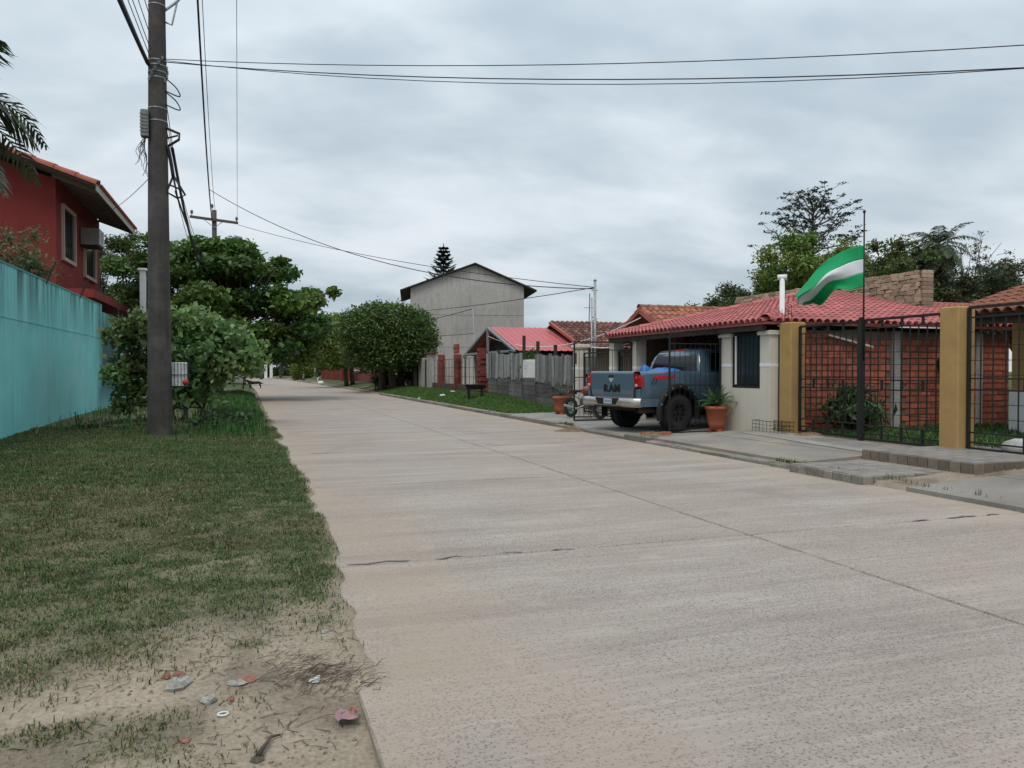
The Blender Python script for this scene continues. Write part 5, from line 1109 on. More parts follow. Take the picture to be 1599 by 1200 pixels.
# ------------------------------------------------------------------ shed with red sheet roof and plank fence
sh = thing('shed', 'shed with red corrugated sheet roof on a steel truss', 'shed')
def sheet(O, u, v, lu, lv, m, name, parent):
    O, u, v = Vector(O), Vector(u).normalized(), Vector(v).normalized(); n = u.cross(v); n = n if n.z > 0 else -n; k = int(lu/.045); P = []
    for i in range(k+1):
        a = lu*i/k; ph = (a % .3)/.3; h = .035 if ph < .18 else (.0 if ph > .3 else .018); P.append([O + u*a + v*(lv*j/4) + n*h for j in range(5)])
    o = MB().grid(P).build(name, m, parent); so_ = o.modifiers.new('thickness', 'SOLIDIFY'); so_.thickness = .004; return o
M_redsheet = mat('red_roof_sheet', (0.46, 0.11, 0.115), 0.5, 0.08, 1.0, 0.05, 40, spec=.4, grime=.25, grime_col=(0.34, 0.10, 0.10), grime_scale=1)
ev, rv = Vector((11.15, 32.4, 2.42)), Vector((11.15, 36.7, 3.7)); sheet(ev, (1, 0, 0), rv-ev, 3.3, (rv-ev).length, M_redsheet, 'roof_sheet', sh); ew = Vector((11.15, 41.3, 2.35)); sheet(ew, (1, 0, 0), rv-ew, 3.3, (rv-ew).length, M_redsheet, 'roof_sheet', sh)
MB().box((11.9, 32.9, 0.2), (14.3, 41, 2.35)).build('wall', M_dark, sh); MB().prism([(11.9, 32.9, 2.351), (11.9, 41, 2.351), (11.9, 36.7, 3.55)], (.05, 0, 0)).build('gable', M_dark, sh)
for a, b in (((11.1, 32.5, 2.4), (11.1, 36.7, 3.66)), ((11.1, 36.7, 3.66), (11.1, 41.4, 2.3)), ((11.1, 32.7, 2.42), (11.1, 40.9, 2.42)), ((11.1, 36.7, 2.0), (11.1, 36.7, 3.6)), ((11.1, 32.9, .2), (11.1, 32.9, 2.42)), ((11.1, 41.0, .2), (11.1, 41.0, 2.42))): bar('truss_member', M_steel, sh, a, b, .10, .10)
pf = thing('plank_fence', 'weathered fence of thin slats over horizontal planks', 'fence')
def fy(y): return 10.8 - .15*(y-25.3)/10.1
def fb(y): return .12 + .26*smooth01(25, 35, y)
y = 25.4
while y < 35.3:
    if not 28.95 < y < 30.5:
        b_ = float(fb(y)) + .85 + rnd.uniform(-.08, .08); t_ = 2.08 + .028*(y-25.4) + rnd.uniform(-.06, .05); o = bar('slat', M_slat, pf, (fy(y), y, b_), (fy(y) + rnd.uniform(-.03, .03), y + rnd.uniform(-.04, .04), t_), .03, .115)
    y += .185
for a, b in ((25.4, 27.1), (27.15, 28.9), (29.0, 30.5), (30.55, 32.3), (32.35, 33.9), (33.95, 35.3)):
    z_ = float(fb((a+b)/2)) - .05; k = 0
    while z_ < fb((a+b)/2) + .88:
        bar('plank', M_greywood, pf, (fy(a)+.03 + rnd.uniform(-.01, .01), a, z_+.09 + rnd.uniform(-.015, .015)), (fy(b)+.03, b, z_+.09 + rnd.uniform(-.015, .015)), .165, .03) if False else put('plank', unit(M_greywood), pf, (fy((a+b)/2)+.03 + rnd.uniform(-.01, .01), (a+b)/2, z_ + .09), (rnd.uniform(-.01, .01), 0, 0), (.03, b-a, .165)); z_ += .178
for yv, h in ((25.3, 2.2), (27.1, 2.5), (28.92, 2.7), (30.52, 3.0), (32.3, 2.4), (33.9, 2.5), (35.35, 2.3)): bar('post', M_darkwood, pf, (fy(yv)+.1, yv, 0), (fy(yv)+.1, yv, h), .11)
for k in range(8): bar('slat', M_white, pf, (fy(29)+.02, 29.08 + k*.19, 1.22), (fy(29)+.02, 29.08 + k*.19, 1.98), .03, .10)
for z in (1.2, 1.9): bar('rail', M_white, pf, (fy(29)+.05, 28.98, z), (fy(29)+.05, 30.48, z), .05, .08)
cl = clumps_in((0, 0, 1.7), (.6, 2.2, .6), 14, .4, .6, .8, .2); tree('hedge', 'green hedge showing over the plank fence before the shed', 'shrub', (11.45, 31.0, .2), .8, .05, cl, 420, .12, M_leafB, (0.05, 0.10, 0.03))
# ------------------------------------------------------------------ brick columns and low wall
M_brickfar = mat('old_brick', (0.19, 0.05, 0.036), 0.95, 0.35, 7, 0.2, 30, rand=.3, grime=.5, grime_col=(0.07, 0.04, 0.035), grime_scale=4)
bc = thing('brick_column', 'rough unplastered brick column left of the plank fence', 'column', (10.9, 36.9, .38))
MB().box((-.2, -.28, -.1), (.2, .28, 2.0)).build('core', M_mortar, bc)
bb = MB().cbox((-.5, -.5, -.5), (.5, .5, .5), .06).mesh('brick', M_brickfar)
for k in range(17):
    for s in range(2): put('brick', bb, bc, (rnd.uniform(-.03, .03), (-.16 if s else .16) + rnd.uniform(-.05, .05), .06 + k*.125), (0, 0, rnd.uniform(-.12, .12)), (.52 if k % 2 else .46, .30, .115))
put('brick', bb, bc, (0, 0, 2.2), (0, 0, .1), (.5, .4, .14))
for i, (y, h) in enumerate(((41.9, 2.05), (45.8, 2.1))):
    t = thing('brick_pillar', ['red brick pillar under the small tiled sign', 'red brick pillar left of the small tiled sign'][i], 'pillar', (10.9, y, .4)); MB().cbox((-.18, -.18, -.2), (.18, .18, h), .01).build('shaft', M_brickfar, t)
    for k in range(int(h/.25)): MB().box((-.187, -.187, k*.25), (.187, .187, k*.25 + .2)).build('course', M_brickfar, t)
sg = thing('roof_sign', 'small red tile topped sign board on the brick pillar', 'sign', (10.85, 42.2, 2.5)); MB().prism([(0, -.45, 0), (0, .35, 0), (0, .48, .25), (0, .4, .52), (0, -.45, .52)], (.12, 0, 0)).build('board', mat('sign_red', (0.24, 0.045, 0.03), 0.9, .25, 8), sg)
for z in (.12, .38): MB().box((-.012, -.35, z), (-.002, .3, z + .05)).build('stripe', mat('sign_stripe', (0.42, 0.22, 0.18), 0.8), sg)
lw = thing('low_wall', 'low dark brick wall with wire fence before the grey house', 'wall'); MB().box((10.82, 37.3, .2), (10.98, 48, .78)).build('base', mat('dark_old_brick', (0.085, 0.055, 0.045), 0.95, .3, 5, .2, 30), lw)
for z in (1.2, 1.7, 2.2): bar('wire', M_iron, lw, (10.9, 37.4, z), (10.9, 48, z), .02)
for k in range(14): bar('wire', M_iron, lw, (10.9, 37.9 + k*.75, .78), (10.9, 37.9 + k*.75, 2.2), .02)
gwl = thing('grey_gatepost_wall', 'grey plastered wall with dark doorway before the grey house', 'wall')
for y0, y1, h in ((48.2, 49.6, 2.6), (51.0, 52.2, 2.4), (53.6, 58.5, 2.2)): MB().box((10.8, y0, .2), (11.1, y1, h)).build('wall', M_greyplaster, gwl)
MB().box((11.0, 49.6, .2), (11.04, 51.0, 2.3)).build('door', M_darkwood, gwl); MB().box((11.0, 52.2, .2), (11.04, 53.6, 2.3)).build('door', M_darkwood, gwl); bar('tiled_coping', M_tiledark, gwl, (10.95, 48.0, 2.68), (10.95, 50, 2.68), .5, .12)
gr = thing('barbecue', 'black drum barbecue on legs standing on the grass bank', 'barbecue', (9.35, 32.8, float(gz(9.35, 32.8)))); P = [[(x, .22*math.cos(a), .62 + .22*math.sin(a)) for a in np.linspace(math.pi, 2*math.pi, 9)] for x in (-.4, .4)]
MB().grid(P).build('drum', M_iron, gr, True); MB().box((-.4, -.22, .60), (.4, .22, .62)).build('lid', M_iron, gr)
for x in (-.3, .3):
    for y in (-.12, .12): bar('leg', M_iron, gr, (x, y, 0), (x, y, .5), .05)
M_bag = mat('white_plastic', (0.62, 0.63, 0.62), 0.5, .1, 9, bump=.5, bscale=12)
for i, (x, y, s, lb) in enumerate(((9.0, 37.5, .16, 'largest crumpled white bag on the grass bank'), (9.9, 39.0, .13, 'pale flattened bag near the barbecue on the grass bank'), (9.75, 36.2, .08, 'tiny white scrap beside the barbecue legs'), (8.05, 38.6, .1, 'white scrap lying at the kerb by the grass bank'), (9.5, 26.4, .05, 'white scrap on the grass near the left terracotta pot'))):
    o = lump('litter', M_bag, None, (0, 0, 0), (s, s*1.3, s*.45), 20+i, 12, .35); o.location = (x, y, float(gz(x, y)) + s*.25); tag(o, lb, 'litter')
# ------------------------------------------------------------------ grey house
gy = thing('grey_house', 'tall unpainted grey cement house with a plain gable', 'house')
gy.location = (11.6, 59, .2); gy.rotation_euler = (0, 0, R(-11))
MB().prism([(0, 0, 0), (8.87, 0, 0), (8.87, 0, 7.95), (5.0, 0, 9.62), (0, 0, 7.75)], (0, 9, 0)).build('wall', M_greyplaster, gy)
for p in ([(-.8, -.35, 7.575), (5.0, -.35, 9.76), (5.0, -.35, 9.66), (-.8, -.35, 7.475)], [(5.0, -.35, 9.76), (9.85, -.35, 7.70), (9.85, -.35, 7.57), (5.0, -.35, 9.65)]): MB().prism(p, (0, 9.8, 0)).build('roof', M_darkwood, gy)
for z in (3.2, 5.7): MB().box((-.02, -.022, z), (8.89, 0, z + .05)).build('cement_joint', M_greyplaster, gy)
for y in (2, 5.5): w_ = MB().box((-.03, y, 4.4), (-.004, y + 1.3, 5.8)).build('window', M_glass, gy); bar('sill', M_greyplaster, w_, (-.06, y - .1, 4.35), (-.06, y + 1.4, 4.35), .1)
# mast in front of the grey house with its wires
hm = thing('house_mast', 'thin leaning wire mast in front of the grey house', 'mast', (11.6, 40.6, .4)); bar('rod', M_steel, hm, (0, 0, 0), (.1, 1.0, 4.6), .07); bar('rod', M_steel, hm, (.02, .1, 0), (.05, .1, 2.9), .09)
mt = Vector((11.7, 41.6, 5.0))
cable('thin wire from the leaning mast to the left tree', mt, (6.5, 70, 5.0), .4, .018); cable('thin lower wire across the grey house wall', (11.65, 41.2, 3.6), (5, 78, 7.2), .9, .015)
cable('long sagging wire from the far pole to the service mast', (P2X - .1, 41.0, 10.5), (10.85, 23.5, 4.25), 1.15, .016, 30); cable('straighter wire from the cross arm to the service mast', (P2X + 1.2, P2Y, 9.35), (10.85, 23.5, 4.3), .35, .012, 30); cable('wire from the service mast back down the street', (10.85, 23.5, 4.3), (4.0, 80, 8.0), .8, .014)
cable('pale sagging cable from the shed truss to the gabled house', (11.1, 36.7, 3.25), (12.4, 23.2, 3.3), .75, .018, m=M_white); cable('pale cable strung along the railing tops', (10.75, 23.7, 2.32), (10.6, 20.0, 2.42), .12, .018, m=M_white)
# ------------------------------------------------------------------ clipped figs and far street
def topiary(label, base, c, r, n, size, tone, trunks, fork, tr):
    t = thing('fig_tree', label, 'tree', base); mb = MB()
    for (x, y) in trunks:
        limb(mb, (x, y, -.1), (x*.8, y*.8, fork), tr, tr*.8, .06, 9)
        for k in range(6): a = rnd.uniform(0, 6.28); limb(mb, (x*.8, y*.8, fork*.9), (c[0] + r[0]*.6*math.cos(a), c[1] + r[1]*.6*math.sin(a), c[2] + rnd.uniform(-.3, .5)*r[2]), tr*.5, .03, .1, 6)
    mb.build('trunk', M_bark, t, True)
    v = rng.normal(size=(n, 3)); v /= np.linalg.norm(v, axis=1)[:, None]; pw = 2.6
    sup = (np.abs(v)**pw).sum(1)**(-1/pw)
    bumpy = 1 + .27*(fbm(v[:, 0]*2.2 + v[:, 2]*1.3 + 5, v[:, 1]*2.2 - v[:, 2]*1.7 + 5, 3) - .5)*2
    p = v * (sup * bumpy * (rng.random(n)**.22) * (1 + .085*np.abs(rng.normal(size=n))))[:, None] * np.array(r) + np.array(c)
    tn = (0.6 + .9*fbm(v[:, 0]*4 + 3, v[:, 1]*4 + v[:, 2]*4, 3)); C = np.array(tone)[None]*tn[:, None]*(.75 + .5*rng.random((n, 1)))
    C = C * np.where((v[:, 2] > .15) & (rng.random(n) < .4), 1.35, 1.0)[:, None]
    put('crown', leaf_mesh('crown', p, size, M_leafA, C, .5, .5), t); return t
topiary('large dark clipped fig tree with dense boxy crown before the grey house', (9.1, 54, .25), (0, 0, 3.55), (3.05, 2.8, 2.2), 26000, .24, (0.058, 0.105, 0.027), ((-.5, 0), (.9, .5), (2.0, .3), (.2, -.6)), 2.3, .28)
tree('shade_leaves', 'added dark leaves for the shade around the trunks of the large fig tree', 'shrub', (9.6, 55.5, .25), .3, .04, [(rnd.uniform(-1.6, 1.6), rnd.uniform(-1.2, 1.2), rnd.uniform(.3, 1.3), .6, .6, .5) for k in range(16)], 420, .2, M_leafB, (0.04, 0.06, 0.025))  # dark leaves added to make the shade under the crown
topiary('lighter green clipped fig tree behind the large dark one', (8.2, 72, .2), (-1.0, 0, 3.9), (2.6, 2.5, 2.3), 16000, .26, (0.10, 0.145, 0.026), ((0, 0), (.6, .3)), 2.4, .22)
topiary('round yellow green ball shaped bush far along the right verge', (8.9 - 1.5, 124, .0), (0, 0, 1.5), (1.6, 1.6, 1.45), 6000, .26, (0.085, 0.125, 0.015), ((0, 0),), .8, .12)
for i, (y, h) in enumerate(((86, 2.3), (89, 2.3), (97, 2.4), (103, 2.4), (108, 2.4))):
    t = thing('street_pillar', ['dark red pillar nearest the large fig tree down the street', 'second dark red pillar behind the large fig tree', 'third dark red pillar down the right verge', 'fourth dark red pillar down the right verge', 'farthest dark red pillar on the right verge'][i], 'pillar', (10.6 + float(bend(y)), y, .1)); MB().cbox((-.45, -.45, 0), (.45, .45, h), .03).build('shaft', mat('maroon_paint', (0.17, 0.035, 0.03), 0.85, .15, 3), t); MB().box((-.5, -.5, h), (.5, .5, h + .15)).build('cap', M_cream, t)
fw = thing('street_wall', 'cream and red street wall seen under the fig trees', 'wall'); MB().box((10.9, 62, 0), (11.1, 95, 2.3)).build('upper', M_cream, fw); MB().box((10.86, 62, 0), (10.9, 95, 1.5)).build('dado', MATS['maroon_paint'], fw); MB().box((10.9, 95.2, 0), (11.1, 112, 2.0)).build('wall', MATS['maroon_paint'], fw)
for i, x in enumerate((2.6, 3.7)):
    t = thing('gate_pillar', ['left white gate pillar at the far end of the road', 'right white gate pillar at the far end of the road'][i], 'pillar', (x, 172, 0)); MB().cbox((-.3, -.3, 0), (.3, .3, 2.9), .03).build('shaft', M_white, t); MB().box((-.36, -.36, 2.9), (.36, .36, 3.05)).build('cap', M_white, t)
sw = thing('swan_planter', 'white swan shaped planter on the far right verge', 'planter', (7.75 - .9, 84, .05)); sw.scale = (.65, .65, .65); lump('body', M_white, sw, (0, 0, .35), (.5, .3, .3), 4, 12, .05); MB().tube([(-.35, 0, .4), (-.55, 0, .75), (-.5, 0, 1.05), (-.38, 0, 1.15), (-.3, 0, 1.08)], [.1, .07, .06, .08, .03], 8).build('neck', M_white, sw, True)
for i, (x, y, h, tone) in enumerate(((1.5, 150, 5.2, (.05, .062, .045)), (5.2, 158, 5.6, (.055, .062, .048)), (8.2, 165, 6.0, (.06, .066, .05)), (-3, 160, 6, (.045, .06, .04)), (11.5, 150, 4.5, (.05, .06, .045)))):
    palm('street_palm', ['grey green palm left of centre closing the far end of the road', 'grey green palm at the centre closing the far end of the road', 'grey green palm on the right closing the far end of the road', 'palm behind the almond tree at the end of the road', 'short palm behind the round yellow green bush'][i], (x, y, 0), h, .25, 22, 4.2, 1.9, 22, .8, .16, tone, M_palmleaf, group='palms at the far end of the road')
for i, (x, y, h, r_) in enumerate(((-8, 120, 10, 6), (1, 190, 9, 7), (12, 200, 10, 8), (-14, 95, 11, 6), (22, 190, 9, 8), (-5, 85, 8, 4), (17, 84, 6, 4.5), (16, 108, 7, 5))):
    cl = clumps_in((0, 0, h*.55), (r_, r_, h*.45), 26, 1.2, 2.2, .7, .4); tree('backdrop_tree', ['dark bushy tree beyond the almond tree on the left', 'dark tree closing the view at the road end', 'broad tree behind the far palms', 'tall tree far behind the red house', 'tree far behind the street wall on the right', 'bushy tree beside the road behind the almond tree', 'bushy tree behind the street wall past the grey house', 'farther bushy tree behind the dark red pillars'][i], 'tree', (x, y, 0), h*.3, .3, cl, 260, .5, M_leafB, (0.042, 0.064, 0.027), group='distant trees', var=.35)
tree('hedge', 'low dark hedge closing the far end of the road', 'shrub', (2, 184, 0), .8, .1, [(rnd.uniform(-12, 14), rnd.uniform(-1, 1), rnd.uniform(.6, 3.2), 1.6, 1.2, 1.1) for k in range(40)], 220, .5, M_leafB, (0.05, 0.07, 0.03))
# Norfolk pine
npn = thing('norfolk_pine', 'Norfolk pine spire rising behind the grey house', 'tree', (*P3(693, 84), 0)); MB().lathe([(.25, 0), (.05, 15.4)], 10).build('trunk', M_bark, npn, True)
LV, LF, LC = [], [], []; mr = MB()
for w_ in range(11):
    z = 10.6 + w_*.42; L_ = 2.3*(1 - w_/11.5) + .2
    for k in range(7): frond(mr, LV, LF, LC, (0, 0, z), 2*math.pi*(k/7 + .07*w_), .15, L_, -.35, 16, .5, .17, (.024, .042, .034), .1, .1)
put('crown', np_mesh('crown', np.array([tuple(v) for v in LV]), np.array(LF), M_palmleaf, np.array(LC)), npn)
# ------------------------------------------------------------------ trees behind the right hand houses
def btree(name, label, px, d, ztop, zmid, rx, k, rmin, rmax, per, size, tone, fork=3.0, tr=.2, flat=.7, shell=.4, hollow=.6, var=.3, aspect=.5, rz=None):
    x, y = P3(px, d); rz = rz or (ztop - zmid)
    return tree(name, label, 'tree', (x, y, 0), fork, tr, clumps_in((0, 0, zmid), (rx, rx, rz*.85), k, rmin, rmax, flat, shell), per, size, M_leafB, tone, var=var, hollow=hollow, aspect=aspect, group=None)
btree('olive_tree', 'leafy olive green tree behind the flag', 1258, 38, 8.5, 6.1, 2.8, 50, .45, .9, 950, .19, (0.125, 0.18, 0.045), hollow=.8)
btree('dense_tree', 'dark dense tree left of the flag behind the roofs', 1135, 46, 7.0, 5.0, 2.4, 28, .5, .9, 950, .19, (0.065, 0.092, 0.04))
btree('dense_tree', 'small dark tree behind the pink red roof ridge', 1195, 42, 6.3, 4.6, 1.9, 20, .5, .8, 950, .18, (0.085, 0.125, 0.042))
btree('dense_tree', 'dark green tree right of the flag pole', 1380, 40, 8.7, 6.3, 2.7, 44, .5, .9, 950, .19, (0.10, 0.135, 0.05), hollow=.8)
btree('dense_tree', 'dark tree below the tall palm on the right', 1452, 42, 8.2, 5.6, 2.5, 36, .6, 1.0, 900, .19, (0.075, 0.092, 0.046), hollow=.8)
btree('dense_tree', 'dark bushy tree near the right edge behind the ochre house', 1585, 41, 7.5, 5.2, 3.0, 38, .6, 1.0, 850, .19, (0.078, 0.098, 0.05))
btree('dense_tree', 'shadowy tree between the palm and the twiggy tree', 1515, 46, 7.8, 5.4, 3.0, 38, .6, 1.0, 850, .19, (0.078, 0.094, 0.05))
btree('dense_tree', 'rearmost mid green tree left of the open crowned tree', 1215, 54, 8.6, 6.2, 2.6, 34, .6, 1.0, 800, .22, (0.10, 0.145, 0.045), hollow=.8)
btree('dense_tree', 'rearmost mid green tree right of the open crowned tree', 1322, 54, 10.2, 7.2, 3.2, 44, .6, 1.0, 800, .22, (0.10, 0.14, 0.05), hollow=.8)
btree('dense_tree', 'rearmost grey green tree left of the tall palm', 1412, 54, 10.6, 7.3, 3.2, 44, .6, 1.0, 800, .22, (0.09, 0.118, 0.052), hollow=.8)
# tall open crowned tree: bare limbs, leaves only at the twig ends
x, y = P3(1266, 45); ot = thing('open_crowned_tree', 'tall open crowned tree with leaf tufts behind the flag', 'tree', (x, y, 0)); mb = MB(); tips = []
limb(mb, (0, 0, 0), (0, 0, 7.6), .24, .17, .01, 9); limb(mb, (0, 0, 7.6), (.15, 0, 11.0), .15, .04, .02, 7)
for k in range(34):
    a = 2*math.pi*k*.382; t_ = (k/33)**.8; r_ = 3.3*math.sqrt(max(.05, 1 - t_*t_*.93))*rnd.uniform(.55, 1.05); p0 = Vector((.1*t_, 0, 7.3 + 3.6*t_)); p1 = Vector((r_*math.cos(a), r_*math.sin(a), 8.4 + 3.3*t_ + rnd.uniform(-.4, .4)))
    md = p0.lerp(p1, .55) + Vector((0, 0, -.12*r_)); mb.tube([p0, p0.lerp(md, .5) + Vector((0, 0, -.03*r_)), md, md.lerp(p1, .55) + Vector((rnd.uniform(-.15, .15), rnd.uniform(-.15, .15), .05)), p1], [.06, .05, .038, .026, .014], 5); tips.append(p1)
    for j in range(4): e_ = md.lerp(p1, rnd.uniform(.1, 1)) ; q = e_ + Vector((rnd.uniform(-.75, .75), rnd.uniform(-.75, .75), rnd.uniform(.1, .55))); mb.tube([e_, e_.lerp(q, .5) + Vector((0, 0, -.05)), q], [.02, .015, .009], 4); tips.append(q)
mb.build('trunk', mat('grey_bark', (0.10, 0.095, 0.09), 0.95), ot, True)
Pn, Cn = leaves_in([(t_.x, t_.y, t_.z, .34, .34, .10) for t_ in tips], 420, (0.045, 0.062, 0.042), .3, .6); put('crown', leaf_mesh('crown', Pn, .17, M_leafB, Cn, .5, .6), ot)
palm('tall_palm', 'tall feathery palm rising above the trees on the right', (*P3(1463, 40), 0), 7.9, .17, 34, 2.1, 2.0, 34, .6, .05, (.075, .105, .05), M_palmleaf, els=(-.9, 1.3))
btree('vine', 'shaggy vines climbing the tall palm trunk', 1463, 39.7, 7.6, 5.6, .7, 16, .4, .7, 800, .17, (0.075, 0.09, 0.05), fork=4, tr=.06)
palm('far_palm', 'small palm crown peeping over the dark tiled roof', (*P3(888, 58), 0), 4.4, .15, 14, 1.5, 1.5, 16, .5, .08, (.06, .09, .045), M_palmleaf)
x, y = P3(930, 66); tree('far_tree', 'thin tree top seen over the dark tiled roof', 'tree', (x, y, 0), 3, .1, clumps_in((0, 0, 5.0), (1.6, 1.6, .9), 14, .3, .5, .7, .3), 160, .2, M_leafB, (0.045, 0.06, 0.035), hollow=.9)
# nearly bare twiggy tree
x, y = P3(1512, 43); tt = thing('twiggy_tree', 'nearly bare twiggy grey tree right of the tall palm', 'tree', (x, y, 0)); mb = MB(); tips = []
limb(mb, (0, 0, 0), (0, 0, 4.0), .16, .12, .02, 8)
for k in range(22):
    a = 2*math.pi*k*.382; L_ = rnd.uniform(1.2, 2.6); p1 = Vector((L_*math.cos(a), L_*math.sin(a), rnd.uniform(5.6, 9.0))); limb(mb, (0, 0, rnd.uniform(3.4, 4.4)), p1, .05, .016, .08, 4)
    for j in range(7): q = Vector((0, 0, 4)).lerp(p1, rnd.uniform(.4, 1)); e_ = q + Vector((rnd.uniform(-.7, .7), rnd.uniform(-.7, .7), rnd.uniform(-.1, .7))); limb(mb, q, e_, .017, .010, .1, 3, 3); tips.append(e_)
mb.build('trunk', MATS['grey_bark'], tt, True); Pn, Cn = leaves_in([(t_.x, t_.y, t_.z, .35, .35, .25) for t_ in tips], 420, (0.085, 0.105, 0.06), .3, .9); put('crown', leaf_mesh('crown', Pn, .12, M_leafB, Cn, .5, .4), tt)
# ------------------------------------------------------------------ dog and far car
dg = thing('dog', 'black dog standing side on in the middle of the far road', 'dog', (0.15, 70, 0), math.radians(180))
dm = bpy.data.meshes.new('body'); pts = [(-.05, 0, .50), (.2, 0, .50), (.42, 0, .55), (.58, 0, .66), (.70, 0, .70), (.86, 0, .66), (-.32, 0, .52), (-.48, 0, .52), (-.62, 0, .44), (-.74, 0, .46), (.40, .09, .36), (.40, .09, .18), (.43, .09, .02), (.40, -.09, .36), (.34, -.09, .18), (.37, -.09, .02), (-.40, .09, .36), (-.48, .09, .2), (-.43, .09, .02), (-.40, -.09, .36), (-.50, -.09, .2), (-.46, -.09, .02), (.68, .06, .80), (.68, -.06, .80)]
rad = [.13, .15, .15, .10, .09, .045, .13, .11, .03, .02, .07, .04, .04, .07, .04, .04, .08, .04, .04, .08, .04, .04, .02, .02]
ed = [(0, 1), (1, 2), (2, 3), (3, 4), (4, 5), (0, 6), (6, 7), (7, 8), (8, 9), (2, 10), (10, 11), (11, 12), (2, 13), (13, 14), (14, 15), (7, 16), (16, 17), (17, 18), (7, 19), (19, 20), (20, 21), (4, 22), (4, 23)]
dm.from_pydata(pts, ed, []); do = put('body', dm, dg); sk = do.modifiers.new('skin', 'SKIN'); dm.materials.append(mat('black_fur', (0.012, 0.011, 0.011), 0.9))
for v_, r_ in zip(dm.skin_vertices[0].data, rad): v_.radius = (r_, r_)
dm.skin_vertices[0].data[0].use_root = True
ss = do.modifiers.new('smooth', 'SUBSURF'); ss.levels = 1; ss.render_levels = 1
car = thing('parked_car', 'white car half hidden behind the shrub far down the road', 'car', (-1.6, 88, .0), math.radians(90))
mb = MB(); prof_ = [(-2.1, .35), (-2.15, .7), (-2.0, .95), (-1.5, 1.0), (-1.0, 1.42), (.3, 1.45), (1.0, 1.02), (1.9, .88), (2.1, .6), (2.1, .35)]
mb.prism([(x, -.82, z) for x, z in prof_], (0, 1.64, 0)); mb.build('body', M_white, car)
MB().prism([(-2.03, -.65, .99), (-1.55, -.65, 1.01), (-1.08, -.6, 1.38), (-1.12, -.6, 1.38)], (0, 1.3, 0)).build('rear_window', M_dgl, car)
for s in (-1, 1):
    MB().prism([(-1.3, s*.825, 1.02), (.85, s*.825, 1.02), (.28, s*.825, 1.38), (-.95, s*.825, 1.36)], (0, s*.006, 0)).build('side_window', M_dgl, car); MB().box((-2.17, s*.6 - .12, .7), (-2.1, s*.6 + .12, .85)).build('tail_lamp', M_tail, car)
    for x in (-1.3, 1.3): MB().lathe([(.2, -.1), (.31, -.1), (.31, .1), (.2, .1)], 18, (x, s*.75, .31), 'y').build('wheel', M_rubber, car)
# ------------------------------------------------------------------ rubble, twigs and litter on the sandy corner
def rock(label, x, y, s, m, seed, cat='stone', name='stone', flat=.5, group=None):
    o = lump(name, m, None, (0, 0, 0), (s, s*.75, s*flat), seed, 9, .28); o.location = (x, y, float(gz(x, y)) + s*flat*.35); o.rotation_euler = (0, 0, seed); o.data.polygons.foreach_set('use_smooth', [False]*len(o.data.polygons)); return tag(o, label, cat, group)
M_rub = mat('grey_rubble', (0.34, 0.33, 0.30), 0.95, .25, 14, .25, 60, bump=.5); M_rubr = mat('broken_red_brick', (0.29, 0.13, 0.10), 0.95, .2, 12, .2, 60, bump=.4)
def G0(px, py, z=-.02):
    r_ = (px-799.5)/1200; q = (py-580)/1200; d = (1.5-z)/q; return (.9476*r_*d + .3194*d, -.3194*r_*d + .9476*d)
rock('whitish lump of rubble on the sand, the largest stone', *G0(275, 1090), .066, M_rub, 1, flat=.55)
rock('red brick chip just above the largest whitish stone', *G0(256, 1078), .030, M_rubr, 2, 'brick chip', 'brick_chip'); rock('red brick chip to the upper right of the largest stone', *G0(276, 1073), .028, M_rubr, 3, 'brick chip', 'brick_chip')
rock('flat faded red brick shard half buried in the sand', *G0(382, 1080), .060, M_rubr, 4, 'brick shard', 'brick_chip', .12); rock('grey stone below the half buried brick shard', *G0(322, 1110), .045, M_rub, 5)
rock('small red brick chip nearest the bottom left', *G0(284, 1162), .024, M_rubr, 6, 'brick chip', 'brick_chip'); rock('white stone lying on the twig pile', *G0(491, 1078), .035, M_bag, 7)
rock('brick chip beside the grey stone in the rubble', *G0(358, 1108), .024, M_rubr, 8, 'brick chip', 'brick_chip'); rock('flat grey stone right of the rubble', *G0(365, 1088), .045, M_rub, 9, flat=.3); rock('dark small stone at the grass edge by the road', *G0(507, 1003), .025, M_rub, 10)
rock('lone dark pebble on the right half of the road', *G0(1299, 800, 0), .035, mat('dark_pebble', (0.10, 0.085, 0.07), .9), 11, 'pebble', 'pebble'); rock('pebble on the road before the tiled step', *G0(1307, 768, 0), .03, MATS['dark_pebble'], 12, 'pebble', 'pebble')
rock('dark lump of dirt at the end of the root', *G0(400, 1180), .03, MATS['dark_pebble'], 13, 'dirt lump', 'dirt_lump')
for i, (x, y) in enumerate(((8.15, 15.0), (8.35, 14.75), (8.6, 14.9))): o = tag(MB().cbox((-.11, -.05, 0), (.11, .05, .06), .01).build('loose_brick', M_brick, None, loc=(x, y, .11), rot=(0, 0, i*1.3)), ['loose red brick at the driveway corner by the kerb', 'loose red brick lying behind the kerb weeds', 'loose red brick nearest the right terracotta pot'][i], 'brick')
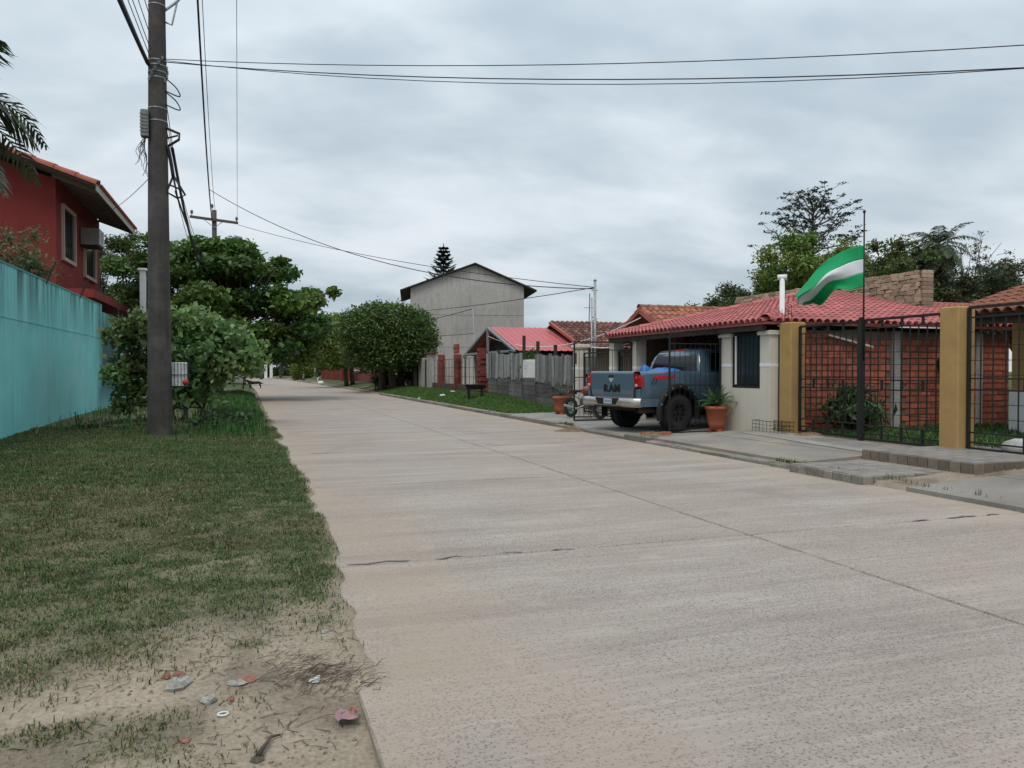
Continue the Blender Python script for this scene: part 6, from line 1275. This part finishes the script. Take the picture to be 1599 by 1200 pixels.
# twigs: too many and too thin to count
mb = MB()
for k in range(420):
    if k < 240: x, y = G0(rnd.gauss(490, 45), rnd.gauss(1072, 14))
    elif k < 330: x, y = G0(rnd.uniform(300, 560), rnd.uniform(985, 1170))
    else: x, y = G0(rnd.uniform(0, 540), rnd.uniform(980, 1195))
    if x > .62: continue
    a = rnd.gauss(.3, .55) if k < 240 else rnd.uniform(0, 3.14); L_ = rnd.uniform(.02, .12); z = float(gz(x, y)); dz = rnd.uniform(0, .02 if k < 240 else .004); bd = rnd.uniform(-.12, .12)
    mb.tube([(x, y, z + .004), (x + L_*.5*math.cos(a), y + L_*.5*math.sin(a), z + .006 + dz), (x + L_*math.cos(a + bd), y + L_*math.sin(a + bd), z + .004 + dz*.6)], [.0017, .0015, .0008], 3, False)
tag(mb.build('twig_litter', mat('dry_twig', (0.085, 0.065, 0.05), .95, .3, 20), kind='stuff'), 'dry twigs and straw heaped on the sand at the road edge', 'twigs')
mb = MB()
for k in range(700):
    x, y = G0(rnd.uniform(0, 560), rnd.uniform(990, 1200)) if k < 500 else (rnd.uniform(7.6, 9.5), rnd.uniform(13.6, 15.2)) if k < 620 else (rnd.uniform(10.2, 10.6), rnd.uniform(9.8, 13.3))
    if .5 < x < 7: continue
    s = rnd.uniform(.003, .011)*(1 if k < 500 else 2.2); z = float(gz(x, y)) + (0 if x < 1 else .02); mb.add([(x-s, y, z), (x, y-s, z), (x+s, y, z), (x, y+s*1.2, z), (x, y, z+s)], [(0, 1, 4), (1, 2, 4), (2, 3, 4), (3, 0, 4)])
tag(mb.build('gravel', mat('mixed_gravel', (0.22, 0.17, 0.13), .95, .4, 30, .3, 90), kind='stuff'), 'scattered fine gravel and crumbs on the bare ground', 'gravel')
# crumpled wrapper, root
wr = thing('wrapper', 'crumpled pink and orange wrapper at the road edge', 'wrapper', (*G0(540, 1128), -.02)); wr.scale = (.75, .75, .75)
r_ = random.Random(3)
for i, (c, m) in enumerate((((0, 0, .02), mat('wrapper_pink', (0.34, 0.20, 0.21), .5)), ((.05, .04, .03), mat('wrapper_orange', (0.36, 0.14, 0.08), .5)))):
    P = [[(c[0] + .07*(a/4-.5)*(1.6 if i == 0 else .8) + r_.uniform(-.012, .012), c[1] + .08*(b/4-.5)*(1.6 if i == 0 else .7) + r_.uniform(-.012, .012), c[2] + r_.uniform(-.012, .022)) for b in range(5)] for a in range(5)]
    o = MB().grid(P).build('sheet', m, wr); s2 = o.modifiers.new('thickness', 'SOLIDIFY'); s2.thickness = .0015
x, y = G0(400, 1180); rt = tag(MB().tube([(x, y, -.03), (x+.03, y+.06, -.02), (x+.05, y+.11, -.015), (x+.09, y+.13, -.02)], [.012, .008, .007, .004], 6).build('root', MATS['dry_twig'], None, True), 'dark bent root poking out of the sand', 'root')
x, y = G0(345, 1128); tag(MB().tube([(x + .022*math.cos(a), y + .018*math.sin(a), float(gz(x, y)) + .008) for a in np.linspace(0, 6.28, 15)], .004, 6).build('ring', M_white, None, True), 'small white ring lying among the rubble', 'ring')
# soil heaps by the driveway kerb
for i, (x, y, s) in enumerate(((7.55, 17.8, .45), (8.2, 14.75, .3), (10.5, 12.6, .35))):
    n = 22; P = []
    for k in range(7): P.append([(x + s*k/6*math.cos(2*math.pi*j/n)*1.2, y + s*k/6*math.sin(2*math.pi*j/n), (.0 if i == 0 else .11 if i == 1 else .21) - .02 + .09*(1-(k/6)**1.3)*(1 + .35*rnd.uniform(-1, 1))) for j in range(n)]); P[-1].append(P[-1][0])
    tag(MB().grid(P).build('soil_heap', mat('loose_soil', (0.20, 0.135, 0.09), .98, .3, 9, .3, 60, bump=.8, bscale=25)), ['low heap of brown soil on the road by the driveway kerb', 'small soil heap behind the kerb beside the loose bricks', 'soil and leaf litter heap at the foot of the left gate leaf'][i], 'soil heap')
# ------------------------------------------------------------------ put each unplaced Empty at the base of its thing
bpy.context.view_layer.update()
for o in list(bpy.data.objects):
    if o.type == 'EMPTY' and o.parent is None and o.location.length < 1e-6:
        lo = Vector((1e9,)*3); hi = Vector((-1e9,)*3)
        for c in o.children_recursive:
            if c.type != 'MESH': continue
            for b in c.bound_box:
                p = c.matrix_world @ Vector(b); lo = Vector(map(min, lo, p)); hi = Vector(map(max, hi, p))
        base = Vector(((lo.x+hi.x)/2, (lo.y+hi.y)/2, lo.z)); o.location = base
        for c in o.children: c.location -= base
